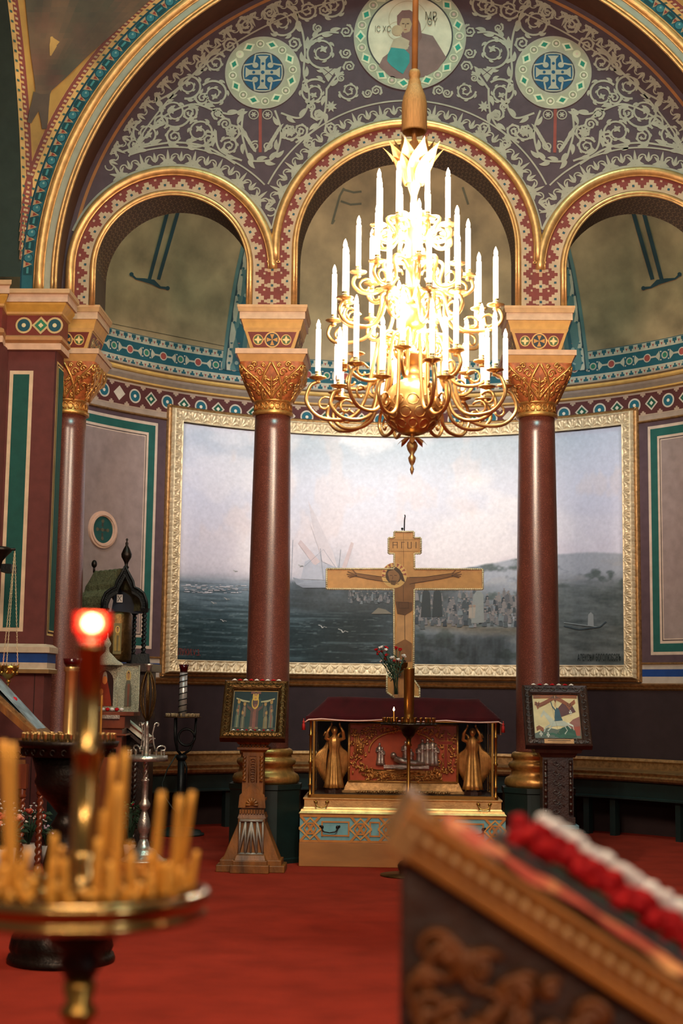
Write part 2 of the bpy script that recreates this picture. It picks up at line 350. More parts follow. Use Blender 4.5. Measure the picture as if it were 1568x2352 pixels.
# ---- semi-dome over the niche
def sph(px, py, r, cy, cz):
    d = ray(px, py); o = CAM-np.array([0, cy, cz]); A = d@d; B = 2*d@o; C = o@o-r*r
    return CAM+d*((-B+sqrt(max(0, B*B-4*A*C)))/(2*A))
ZS = 5.77
def mps(px, py, o): return Vector(sph(px, py, RW-o-.004, YC, ZS))
b = MB(); b.grid(lambda s, t: (RW*sin(pi*s-pi/2)*cos(t*pi/2), YC+RW*cos(pi*s-pi/2)*cos(t*pi/2), ZS+RW*sin(t*pi/2)), 64, 32, '#957c5a')
a = Art(b, mps)
for sg in (0, 1):
    T = (lambda x: x) if not sg else (lambda x: 1862-x)
    bd = [(560, 560), (546, 620), (535, 680), (526, 740), (518, 800), (512, 850)]
    a.rib([(T(x+22), y) for x, y in bd], 52, '#4e6a66', 1); a.rib([(T(x+6), y) for x, y in bd], 5, TD, 2); a.rib([(T(x+12), y) for x, y in bd], 13, '#a79d88', 2); a.rib([(T(x+29), y) for x, y in bd], 18, TE, 2)
    for k in range(18):
        y = 570+k*15.5; x = np.interp(y, [p[1] for p in bd], [p[0] for p in bd]); a.disc((T(x+12), y), 3.2, TE, 3, 8); a.disc((T(x+29), y), 4.5 if k % 2 else 3, '#8b9284' if k % 2 else '#a0594a', 3, 10)
    for x0, x1 in ((385, 343), (409, 364)): a.rib([(T(x0), 486), (T(x1), 642)], 8 if sg == 0 else 9, '#17343a', 2)
    a.rib([(T(301), 630), (T(312), 640), (T(330), 643), (T(352), 648), (T(368), 660), (T(385), 662)], [5, 4, 8, 12, 5, 6], '#17343a', 3)
    a.disc((T(302), 630), 5, '#17343a', 3, 10); a.disc((T(385), 662), 5, '#17343a', 3, 10)
for p in ([(768, 505), (762, 515), (780, 450), (790, 432)], [(790, 436), (812, 442), (830, 440)], [(782, 462), (805, 470), (830, 468)], [(1062, 430), (1075, 470)]): a.rib(p, 5, '#55503c', 2)
a.rib([(250+i*6, 742+i*1.2) for i in range(46)], 1.2, '#3c3a28', 1)
struct('ceiling', b, 'painted_conch')
# ---- arcade wall with the painted tympanum
YF, YB, ZI = 13.45, 13.98, 5.25
SM, CE, LA = (-2.27, 5.62, .74), (0.0, 5.826, 1.055), (0, 5.40)
def archpts(cx, cz, r, n=40): return [(cx-r*cos(pi*i/n), cz+r*sin(pi*i/n)) for i in range(n+1)]
out = [(-3.4, ZI), (-3.01, ZI)]+archpts(*SM)+[(-1.53, ZI), (-1.055, ZI)]+archpts(*CE)+[(1.055, ZI), (1.53, ZI)]+archpts(2.27, 5.62, .74)+[(3.01, ZI), (3.4, ZI)]
out += [(3.4*cos(pi*i/60), 5.4+3.4*sin(pi*i/60)) for i in range(61)]
b = MB(); mpf = lambda u, v, o: (u, YF-o, v); a = Art(b, mpf)
b.add([(x, YF, z) for x, z in out], [list(range(len(out)))], '#46363b')
for (cx, cz, r) in (SM, CE, (2.27, 5.62, .74)):              # soffits with a fine interlace pattern
    pp = [(cx-r, ZI)]+archpts(cx, cz, r)+[(cx+r, ZI)]
    b.add([(x, y, z) for x, z in pp for y in (YF, YB)], [(2*i, 2*i+1, 2*i+3, 2*i+2) for i in range(len(pp)-1)], '#4b3a2c', True)
    n = int(pi*r/.045)
    for i in range(n+1):
        th = pi*i/n
        for k in range(9):
            y0 = YF+.04+k*.055; rr = r-.003; t2 = th+.035/r
            pt = lambda t, y: (cx-rr*cos(t), y, cz+rr*sin(t))
            if (i+k) % 2: b.add([pt(th, y0), pt(th+.008/r, y0+.0), pt(t2, y0+.04), pt(t2-.008/r, y0+.045)], [(0, 1, 2, 3)], '#80694a')
            else: b.add([pt(th, y0+.04), pt(th+.008/r, y0+.045), pt(t2, y0+.0), pt(t2-.008/r, y0-.005)], [(0, 1, 2, 3)], '#80694a')
def bandmap(cx, cz, r0, zb):                                  # (s along, t outward) -> (x, z)
    v = cz-zb
    def f(s, t):
        if s < v: return (cx-r0-t, zb+s)
        L = pi*r0
        if s < v+L: th = (s-v)/r0; return (cx-(r0+t)*cos(th), cz+(r0+t)*sin(th))
        return (cx+r0+t, cz-(s-v-L))
    return f, 2*v+pi*r0
def steps(cx, cz, r0, wd, s0=0, s1=None, unit=.158, zb=ZI):
    f, L = bandmap(cx, cz, r0, zb); s1 = s1 or L; n = round(L/unit); un = L/n; k = wd/.14
    def q(sa, sb, ta, tb, c, l):
        m = max(1, int((sb-sa)/.03)); 
        for i in range(m): x0, x1 = sa+(sb-sa)*i/m, sa+(sb-sa)*(i+1)/m; a.poly([f(x0, ta), f(x1, ta), f(x1, tb), f(x0, tb)], c, l)
    q(0, L, 0, wd, '#6b302a', 1)
    q(0, L, 0, .022*k, '#a58b70', 2)
    for i in range(n):
        c = un*(i+.5)
        for hw, t0, t1 in ((.40, .022, .052), (.27, .052, .08), (.13, .08, .108)): q(c-un*hw, c+un*hw, t0*k, t1*k, '#a58b70', 2)
        q(c-.011, c+.011, .034*k, .058*k, '#27434e', 3); d = un*i; q(d-.01, d+.01, .1*k, .12*k, '#a58b70', 2) if i else None
for cx in (-2.27, 2.27): steps(cx, 5.62, .795, .14)
steps(0, 5.826, 1.105, .125, unit=.165)
for cx in (-1.29, 1.29):                                      # crosses on the panel between the arches
    a.rect(cx-.075, 5.26, cx+.075, 5.69, '#6b302a', 1.5)
    for k in range(3):
        z = 5.30+k*.155
        for ww, hh in ((.075, .013), (.015, .06), (.045, .022)): a.rect(cx-ww, z-hh, cx+ww, z+hh, '#a58b70', 2.5)
        a.rect(cx-.012, z-.012, cx+.012, z+.012, '#27434e', 3)
# scrolls, palmettes and medallions (light ornament on the dark purple ground)
LO = '#8f8878'
class ArtX(Art):
    def __init__(s, mb, mp, k): super().__init__(mb, lambda u, v, o: mp(k*u, v, o)); s.md = 45
def zp(x, y, ox=0, oy=0, sc=2.0): p = P(ox+x/sc, oy+y/sc, YF); return (p.x, p.z)
def inside(x, z, m=0):                                        # is a point on the free field of the tympanum
    if hypot(x, z-5.4) > 3.03-m: return False
    for cx, cz, r in ((-2.27, 5.62, 1.235), (2.27, 5.62, 1.235), (0, 5.826, 1.51)):
        if hypot(x-cx, max(0, z-cz)) < r+m: return False
    return True
def palm(A, x, z, an, s):                                     # one palmette pointing along an
    for k, (da, L) in enumerate(((0, 1), (.62, .78), (-.62, .78), (1.25, .6), (-1.25, .6))): A.leaf((x, z), an+da, s*L, s*.2, LO, 2, da*.7)
def hscroll(A, x, z, an, s):                                  # pair of small volutes with a bud
    for d in (-1, 1):
        pts = []
        for i in range(15):
            t = i/14; r = s*.42*(1-.62*t); aa = an+d*(2.9-4.7*t); pts.append((x+s*.42*cos(an)+d*s*.34*cos(an+pi/2)*1+r*cos(aa)*.9, z+s*.42*sin(an)+d*s*.34*sin(an+pi/2)+r*sin(aa)*.9))
        A.rib(pts, s*.09, LO, 2)
    A.leaf((x+cos(an)*s*.15, z+sin(an)*s*.15), an, s*.72, s*.2, LO, 2)
    for d in (-1, 1): A.leaf((x+cos(an)*s*.2, z+sin(an)*s*.2), an+d*.7, s*.42, s*.14, LO, 2)
def border(A, cx, cz, r, th0, th1, out_, ok, w_=.15):
    n = int(abs(th1-th0)*r/.135)
    for i in range(n+1):
        th = th0+(th1-th0)*(i+.5)/(n+1); x, z = cx+r*cos(th), cz+r*sin(th); an = th if out_ else th+pi
        bx, bz = x-cos(an)*w_*.42, z-sin(an)*w_*.42
        if not ok(x, z): continue
        (palm if i % 2 else hscroll)(A, bx, bz, an, w_*.92)
A = Art(b, mpf); A.md = 45
okb = lambda x, z: all(hypot(x-cx, max(0, z-cz)) > r for cx, cz, r in ((-2.27, 5.62, 1.16), (2.27, 5.62, 1.16), (0, 5.826, 1.42)))
border(A, 0, 5.4, 3.15, .06, pi-.06, False, okb, .15)
for cx, cz, r in ((-2.27, 5.62, 1.03), (2.27, 5.62, 1.03), (0, 5.826, 1.30)):
    oks = lambda x, z: hypot(x, z-5.4) < 3.12 and all(hypot(x-c2, max(0, z-z2)) > r2+.09 for c2, z2, r2 in ((-2.27, 5.62, 1.03), (2.27, 5.62, 1.03), (0, 5.826, 1.30)) if c2 != cx)
    border(A, cx, cz, r+.095, .3, pi-.3, True, oks, .16)
    def seg(rr, w, lim):
        run = []
        for i in range(121):
            th = pi*i/120; x, z = cx+rr*cos(th), cz+rr*sin(th)
            if hypot(x, z-5.4) < lim and all(hypot(x-c2, max(0, z-z2)) > r2+(rr-r) for c2, z2, r2 in ((-2.27, 5.62, 1.03), (2.27, 5.62, 1.03), (0, 5.826, 1.30)) if c2 != cx): run.append((x, z))
            else:
                if len(run) > 2: A.rib(run, w, LO, 2)
                run = []
        if len(run) > 2: A.rib(run, w, LO, 2)
    seg(r+.195, .016, 3.04); seg(r+.012, .022, 3.3)
A.ring((0, 5.4), 3.028, 3.044, LO, 2, .46, pi-.46, 100)
A.ring((0, 5.4), 3.255, 3.285, '#8a5a34', 2, 0, pi, 100)
spir = [(990, 290, 46, 1), (985, 432, 62, -1), (868, 395, 58, 1), (800, 518, 74, -1), (672, 615, 62, 1), (915, 607, 70, 1), (1055, 210, 36, 1), (1292, 105, 76, -1), (1412, 48, 46, 1), (1478, 240, 74, -1), (1440, 425, 62, 1), (1052, 672, 40, -1), (1065, 605, 36, 1), (1330, 605, 40, -1), (1460, 525, 30, 1), (1527, 20, 60, 1), (925, 300, 26, -1), (800, 628, 36, 1), (1035, 570, 28, -1), (735, 560, 34, 1), (870, 520, 34, -1), (930, 450, 30, 1), (1000, 520, 26, -1), (620, 665, 36, -1), (960, 640, 34, -1), (1380, 600, 34, 1), (1520, 590, 32, -1), (1130, 120, 40, 1), (1350, 200, 34, 1), (1240, 60, 34, -1), (1420, 660, 24, 1)]
more = [(640, 60, 44, -1), (900, 560, 30, 1), (560, 640, 26, 1), (990, 20, 0, 1), (770, 190, 42, -1), (790, 545, 62, 1), (605, 690, 24, -1), (690, 310, 0, 1), (600, 170, 30, 1), (790, 400, 36, -1), (950, 545, 34, 1), (740, 470, 26, 1), (770, 320, 36, 1)]
for k in (1, -1):
    X = ArtX(b, mpf, k)
    for i, (x, y, r, d) in enumerate(spir):
        c = zp(x, y); X.spiral(c, r*1.12/2*.00425, .6+i*1.9, 1.65, d, .019, LO, 2)
    for i, (x, y, r, d) in enumerate(more):
        if r: c = zp(x, y, 500, 0, 2.613); X.spiral(c, r/2.613*.0043, 1+i*1.7, 1.6, d, .016, LO, 2)
    vines = [[(560, 700), (640, 660), (740, 545), (880, 480), (985, 508), (1060, 525), (1120, 500)], [(1290, 520), (1380, 540), (1420, 450), (1395, 340), (1400, 230), (1380, 120), (1330, 60)], [(1500, 405), (1490, 520), (1440, 600), (1350, 660)], [(1400, 220), (1440, 175), (1500, 150), (1560, 152)], [(1500, 410), (1545, 350), (1580, 330)], [(1120, 500), (1110, 600), (1130, 690), (1150, 735), (1210, 740), (1250, 730), (1275, 690), (1290, 600), (1260, 500)], [(990, 600), (1010, 690), (1120, 742)], [(600, 690), (700, 668), (820, 655), (960, 680), (1090, 760)], [(760, 500), (720, 470), (800, 420), (900, 330), (960, 250), (1020, 200)]]
    for v in vines:
        pts = [zp(*p) for p in v]; sm = []
        for i in range(len(pts)-1):
            p0 = pts[max(0, i-1)]; p1, p2 = pts[i], pts[i+1]; p3 = pts[min(len(pts)-1, i+2)]
            for j in range(8):
                t = j/8; sm.append(tuple(.5*((2*p1[m])+(-p0[m]+p2[m])*t+(2*p0[m]-5*p1[m]+4*p2[m]-p3[m])*t*t+(-p0[m]+3*p1[m]-3*p2[m]+p3[m])*t**3) for m in (0, 1)))
        X.rib(sm, .02, LO, 2)
        for j in range(3, len(sm)-3, 5):
            an = atan2(sm[j+1][1]-sm[j][1], sm[j+1][0]-sm[j][0]); d = 1 if (j//5) % 2 else -1; X.leaf(sm[j], an+d*.7, .115, .045, LO, 2.1, -d*.8)
    for j in range(7):                                        # palm fans under the side medallions
        for d in (-1, 1): X.leaf(zp(1195+d*(20+j*9), 700-j*14), pi/2-d*(.5-.02*j), .13, .032, LO, 2, -d*.5)
    for q_ in ((1170, 670), (1228, 670)): X.spiral(zp(*q_), .05, 1, 1.6, 1 if q_[0] < 1200 else -1, .014, LO, 2, False, False)
    for q_ in ((1165, 527), (1228, 527)): X.ring(zp(*q_), .04, .05, LO, 2); [X.leaf(zp(*q_), m_*pi/3, .032, .014, LO, 2) for m_ in range(6)]
    for q_ in ((1065, 605), (1330, 605), (1520, 490)): [X.leaf(zp(*q_), m_*pi/4+.4, .062, .024, LO, 3) for m_ in range(8)]
    X.rib([zp(1195, 500), zp(1195, 700)], .03, '#7a3a32', 1.5)
    cx, cz = zp(1508, 340); X.poly([(cx-.085, cz+.055), (cx+.085, cz+.055), (cx, cz-.085)], LO, 2); X.rib([(cx-.04, cz-.02), (cx+.05, cz+.055)], .006, '#46363b', 3); X.rib([(cx+.04, cz-.02), (cx-.05, cz+.055)], .006, '#46363b', 3)
    # side medallion: ring of gems around a cross on blue
    c = zp(1207, 335); s_ = .00212
    X.disc(c, 176*s_, LO, 4, 60); X.disc(c, 168*s_, '#8d8a74', 4.5, 60); X.ring(c, 100*s_, 112*s_, LO, 5); X.ring(c, 94*s_, 100*s_, '#3a3030', 5); X.disc(c, 94*s_, '#163f5a', 5, 50)
    for m_ in range(16):
        an = m_*pi/8+.1; p = (c[0]+140*s_*cos(an), c[1]+140*s_*sin(an)); u_, v_ = (cos(an), sin(an)), (-sin(an), cos(an))
        dm = lambda L, W: [(p[0]+v_[0]*L, p[1]+v_[1]*L), (p[0]+u_[0]*W, p[1]+u_[1]*W), (p[0]-v_[0]*L, p[1]-v_[1]*L), (p[0]-u_[0]*W, p[1]-u_[1]*W)]
        if m_ % 2: X.poly(dm(.066, .048), '#b5b094', 5); X.poly(dm(.036, .026), '#1f6a55', 5.5)
        else: X.disc(p, .04, '#b5b094', 5, 14); X.disc(p, .03, '#77735e', 5.3, 14); X.disc(p, .014, '#b5a090', 5.6, 10)
    for an in (0, pi/2, pi, 3*pi/2):
        e = lambda L, W: (c[0]+L*cos(an)-W*sin(an), c[1]+L*sin(an)+W*cos(an)); t = s_
        X.poly([e(0, -12*t), e(62*t, -12*t), e(80*t, -26*t), e(80*t, 26*t), e(62*t, 12*t), e(0, 12*t)], LO, 6)
        X.disc(e(42*t, 0), 7*t, '#163f5a', 7, 10)
        X.rib([e(26*t, 34*t), e(50*t, 42*t), e(68*t, 38*t), e(84*t, 36*t)], 8*t, LO, 6); X.rib([e(26*t, -34*t), e(50*t, -42*t), e(68*t, -38*t), e(84*t, -36*t)], 8*t, LO, 6)
        X.rib([e(86*t, -38*t), e(90*t, -15*t), e(90*t, 15*t), e(86*t, 38*t)], 6*t, LO, 6)
        X.disc((c[0]+38*t*cos(an+pi/4)*1.3, c[1]+38*t*sin(an+pi/4)*1.3), 14*t, LO, 6, 12)
    X.disc(c, 9*s_, '#163f5a', 7, 10)
# central medallion: a veiled mother holding a child, gems in the rim
c = (0.02, P(937, 85, YF).z); R1 = .552
a.disc(c, R1, LO, 6, 80); a.disc(c, R1-.016, '#8d8f78', 6.5, 80); a.ring(c, .405, .425, '#3e3a38', 7, 0, 2*pi, 70); a.disc(c, .41, '#b6aa93', 7, 70)
for m_ in range(26):
    an = m_*2*pi/26; p = (c[0]+.485*cos(an), c[1]+.485*sin(an)); u_, v_ = (cos(an), sin(an)), (-sin(an), cos(an))
    dm = lambda L, W: [(p[0]+v_[0]*L, p[1]+v_[1]*L), (p[0]+u_[0]*W, p[1]+u_[1]*W), (p[0]-v_[0]*L, p[1]-v_[1]*L), (p[0]-u_[0]*W, p[1]-u_[1]*W)]
    if m_ % 2: a.poly(dm(.066, .052), '#b5b094', 8); a.poly(dm(.038, .03), '#237a66', 8.5)
    else: a.disc(p, .043, '#b5b094', 8, 16); a.disc(p, .033, '#85806c', 8.3, 16); a.disc(p, .014, '#b09088', 8.6, 10)
tz = lambda x, y: (lambda p: (p.x, p.z))(P(500+x/2.613, y/2.613, YF))
a.ring(tz(1140, 120), .185, .19, '#96856a', 8); a.ring(tz(1075, 190), .09, .095, '#96856a', 8)
a.poly([tz(*p) for p in ((965, 400), (990, 350), (1030, 320), (1140, 290), (1210, 200), (1290, 220), (1340, 300), (1370, 350), (1320, 420), (1240, 465), (1140, 480), (1040, 470))], '#6f5550', 8)
a.poly([tz(*p) for p in ((1075, 150), (1075, 100), (1105, 68), (1150, 65), (1190, 90), (1215, 150), (1225, 230), (1180, 300), (1110, 250), (1095, 190))], '#6d4a44', 8.5)
a.poly([tz(*p) for p in ((1090, 150), (1105, 115), (1150, 115), (1165, 150), (1150, 195), (1120, 205), (1100, 185))], '#94765a', 9)
a.disc(tz(1076, 188), .055, '#9a8063', 9.5, 16)
a.poly([tz(*p) for p in ((1030, 300), (1055, 240), (1100, 225), (1150, 250), (1140, 300), (1060, 320))], '#9c8a72', 9)
a.poly([tz(*p) for p in ((1020, 330), (1040, 290), (1120, 300), (1150, 330), (1150, 380), (1110, 450), (1080, 430), (1040, 400), (1015, 370))], '#2f7470', 9.2)
for x in (1112, 1140): a.rib([tz(x-7, 148), tz(x+7, 148)], .008, '#3a2620', 10)
a.rib([tz(1128, 150), tz(1124, 172)], .006, '#5a3c2c', 10); a.rib([tz(1118, 184), tz(1134, 184)], .007, '#7a3a30', 10)
for (tt, x, y, s_) in (('ΜΡ', 1278, 105, .1), ('ΘΥ', 1286, 140, .09), ('ΙС ХС', 990, 183, .075)):
    o_ = tz(x, y); text_polys(tt, s_, lambda u, v, o: (o_[0]+u*.8, YF-.02-o, o_[1]+v*1.15), b, '#5c5444', 2)
struct('wall_tympanum', b, 'painted_wall')
# gilded mouldings round the three arches
b = MB()
def archtube(cx, cz, r, tr, zb, y, a0=0., a1=pi, col=None, legs=(1, 1)):
    pts = [(cx-r, y, zb)] if legs[0] else []
    pts += [(cx-r*cos(t), y, cz+r*sin(t)) for t in np.linspace(a0, a1, 60)]
    if legs[1]: pts.append((cx+r, y, zb))
    b.tube(pts, tr, 8)
for cx in (-2.27, 2.27):
    s_ = 1 if cx > 0 else -1
    L_ = (1, 0) if cx < 0 else (0, 1)
    archtube(cx, 5.62, .768, .024, ZI, YF-.005); archtube(cx, 5.62, .742, .012, ZI, YF-.012)
    archtube(cx, 5.62, .985, .045, ZI if cx < 0 else ZI, YF-.01, 0, pi, None, L_); archtube(cx, 5.62, .942, .01, ZI, YF-.012, 0, pi, None, L_)
    p0 = (cx-s_*.985, YF-.01, 5.62); b.tube([p0, (p0[0], YF-.01, 5.73)], .03)
archtube(0, 5.826, 1.082, .024, ZI, YF-.005); archtube(0, 5.826, 1.055, .012, ZI, YF-.012)
archtube(0, 5.826, 1.265, .045, 5.70, YF-.01); archtube(0, 5.826, 1.238, .01, 5.70, YF-.012)
for s_ in (-1, 1):
    for u0, u1 in ((-1.335, -1.31), (-1.245, -1.22)): b.box((s_*(u0+u1)/2, YF-.015, 5.78), (.014, .03, .20))
    b.box((s_*1.277, YF-.015, 5.685), (.125, .03, .018))
struct('trim_3', b, 'gold_leaf')
# ---- the great arch in front, with its painted bands
YA, AH = 13.0, 3.62
b = MB(); mpa = lambda u, v, o: (u, YA-o, v); a = Art(b, mpa)
def halfring(r0, r1, col, l, y=None): 
    pp0 = [(-r0, ZI)]+[(-r0*cos(t), 5.4+r0*sin(t)) for t in np.linspace(0, pi, 90)]+[(r0, ZI)]; pp1 = [(-r1, ZI)]+[(-r1*cos(t), 5.4+r1*sin(t)) for t in np.linspace(0, pi, 90)]+[(r1, ZI)]
    b.add([mpa(*p, l*.0022) for pq in zip(pp0, pp1) for p in pq], [(2*i, 2*i+1, 2*i+3, 2*i+2) for i in range(len(pp0)-1)], col)
halfring(3.27, AH, '#8c8776', 0); halfring(3.335, 3.40, '#8d8876', 1); halfring(3.50, AH, TE, 1); halfring(3.605, AH, '#12303a', 2)
sp = [(-3.275*cos(t), 5.4+3.275*sin(t)) for t in np.linspace(0, pi, 90)]
sp = [(-3.275, ZI)]+sp+[(3.275, ZI)]
b.add([(x*(1 if y < 13.1 else 1.018), y, z if y < 13.1 else 5.4+(z-5.4)*1.018) for x, z in sp for y in (YA, YF+.01)], [(2*i, 2*i+1, 2*i+3, 2*i+2) for i in range(len(sp)-1)], '#4a2d20', True)
n = 92
for i in range(n):
    th = pi*(i+.5)/n; p = (-3.555*cos(th), 5.4+3.555*sin(th)); u_ = (-cos(th), sin(th)); v_ = (sin(th), cos(th))
    E_ = lambda L, W: (p[0]+v_[0]*L+u_[0]*W, p[1]+v_[1]*L+u_[1]*W)
    if i % 2: a.disc(p, .047, '#16323a', 2, 18); a.disc(p, .038, '#2c5f66', 2.4, 16); a.leaf(p, 1.2, .025, .02, '#6d8a84', 3)
    else: a.poly([E_(-.045, -.045), E_(.045, -.045), E_(.045, .04), E_(-.045, .04)], '#14363a', 2); a.rib([E_(-.03, 0), E_(.03, 0)], .02, '#3c7272', 3)
    q = (-3.555*cos(th+pi/n/2), 5.4+3.555*sin(th+pi/n/2))
    for w_, wl, cc in ((.036, 2, '#9a7a58'), (.017, 3, '#7d2f25')):
        E2 = lambda L, W: (q[0]+v_[0]*L+u_[0]*W, q[1]+v_[1]*L+u_[1]*W)
        a.poly([E2(-w_*1.0, w_*1.2), E2(w_*1.0, w_*1.2), E2(0, -w_*1.1)], cc, wl)
struct('wall_front', b, 'painted_wall')
b = MB()
for r, tr in ((3.285, .016), (3.318, .014), (3.445, .042), (3.40, .008), (3.49, .008)):
    pts = [(-r, YA-.005, ZI)]+[(-r*cos(t), YA-.005, 5.4+r*sin(t)) for t in np.linspace(0, pi, 100)]+[(r, YA-.005, ZI)]; b.tube(pts, tr, 8)
struct('trim_4', b, 'gold_leaf')
# ---- pendentive on the left (and its mirror), gold ground with a dark winged shape
CYP, RHO = YA-AH, AH*sqrt(2)
b = MB()
for k in (1, -1):
    def pen(s, t):
        h = AH*.97*t; q_ = sqrt(RHO*RHO-h*h); f0, f1 = acos(min(1, AH/q_)), asin(min(1, AH/q_)); f = f0+(f1-f0)*s
        return (-k*q_*cos(f), CYP+q_*sin(f), 5.4+h)
    b.grid(pen, 24, 40, '#9a7434')
    def mpp(th, d, o, side=1):                                # strip that follows either bounding arch
        h = AH*sin(th); q_ = sqrt(RHO*RHO-h*h)-o; f = (asin(min(1, AH/q_))-d/q_) if side else (acos(min(1, AH/q_))+d/q_)
        return (-k*q_*cos(f), CYP+q_*sin(f), 5.4+h)
    for side in (1, 0):
        for i in range(52):
            t0, t1 = .045+i*.024, .045+(i+1)*.024; B2 = lambda ta, tb, da, db, c, o: b.add([mpp(ta, da, o, side), mpp(tb, da, o, side), mpp(tb, db, o, side), mpp(ta, db, o, side)], [(0, 1, 2, 3)], c)
            if AH*sqrt(2)*.0 > 1: continue
            wmax = min(.125, .03+i*.012)
            B2(t0, t1, 0, wmax, '#b08a50', .003); tm = (t0+t1)/2; s_ = .006
            B2(t0+s_*.5, t1-s_*.5, wmax*.45, wmax, '#6b2c22', .005); B2(t0, t1, wmax*.72, wmax, '#6b2c22', .0055)
            B2(tm-.003, tm+.003, wmax*.55, wmax*.8, '#a08a6a', .008); B2(t0-.003, t0+.003, wmax*.12, wmax*.34, '#27463c', .008)
mpz = lambda px, py, o: Vector(sph(px, py, RHO-o-.012, CYP, 5.4))
a = Art(b, mpz)
Lc = [(-260, 20), (-110, 52), (0, 58), (120, 70), (205, 82), (222, 79)]; Rc = [(-260, 640), (-110, 470), (-60, 420), (0, 345), (50, 290), (130, 200), (180, 150), (212, 114), (222, 113)]
def clerp(C, y): return float(np.interp(y, [p[0] for p in C], [p[1] for p in C]))
ys_ = list(range(-260, 223, 12))
for y0, y1 in zip(ys_, ys_[1:]):
    n_ = 14
    for i in range(n_):
        q_ = [(clerp(Lc, y)*(1-s_)+clerp(Rc, y)*s_, y) for y, s_ in ((y0, i/n_), (y0, (i+1)/n_), (y1, (i+1)/n_), (y1, i/n_))]
        f = float(fbm(np.array(q_[0][0]/60.), np.array(y0/60.), 3, 2)); g_ = float(fbm(np.array(q_[0][0]/90.), np.array(y0/90.), 2, 31))
        c0, c1, c2 = srgb('#3e3a2c'), srgb('#5e4632'), srgb('#5a3026'); w2 = max(0, min(1, (g_-.5)*5)); w1 = max(0, min(1, (f-.3)*2.2)); c = tuple((c0[m]*(1-w1)+c1[m]*w1)*(1-w2*.7)+c2[m]*w2*.7 for m in range(3))
        b.add([mpz(*p, .002) for p in q_], [(0, 1, 2, 3)], c)
a.rib([(93, 216), (85, 238), (75, 260), (67, 282)], [34, 26, 18, 9], '#43352a', 1); a.rib([(98, 216), (100, 250), (102, 276), (102, 296)], [34, 24, 17, 11], '#43352a', 1.2)
a.rib([(118, 84), (121, 94), (122, 105), (116, 128)], [5, 12, 17, 3], '#a07c40', 3); a.poly([(118, 84), (137, 96), (130, 104), (122, 106)], '#a07c40', 3)
struct('wall_pendentive', b, 'painted_conch')
b = MB()
for k in (-1, 1):
    b.grid(lambda s, t: (k*(AH+.0+.7*t), CYP+AH*cos(pi*s), 5.4+AH*sin(pi*s)), 50, 1, '#26302a')
    for i in range(60):
        t0, t1 = .0+i*.03, (i+1)*.03
        for r0, r1, c, o in ((3.3, AH, '#a67f48', 0), (3.42, 3.54, '#6b2c22', .004)):
            if o: t1 = t0+.022
            b.add([(k*(AH+.7-o), CYP+r*cos(t), 5.4+r*sin(t)) for t in (t0, t1) for r in (r0, r1)], [(0, 1, 3, 2)], c)
    b.box((k*(AH+1.0), 12.9, 2.6), (.6, .5, 5.3), '#5c2c26'); b.box((k*(AH+1.0), 8.9, 2.6), (.6, 7.5, 5.3), '#5c2c26')
struct('wall_left', b, 'painted_wall')
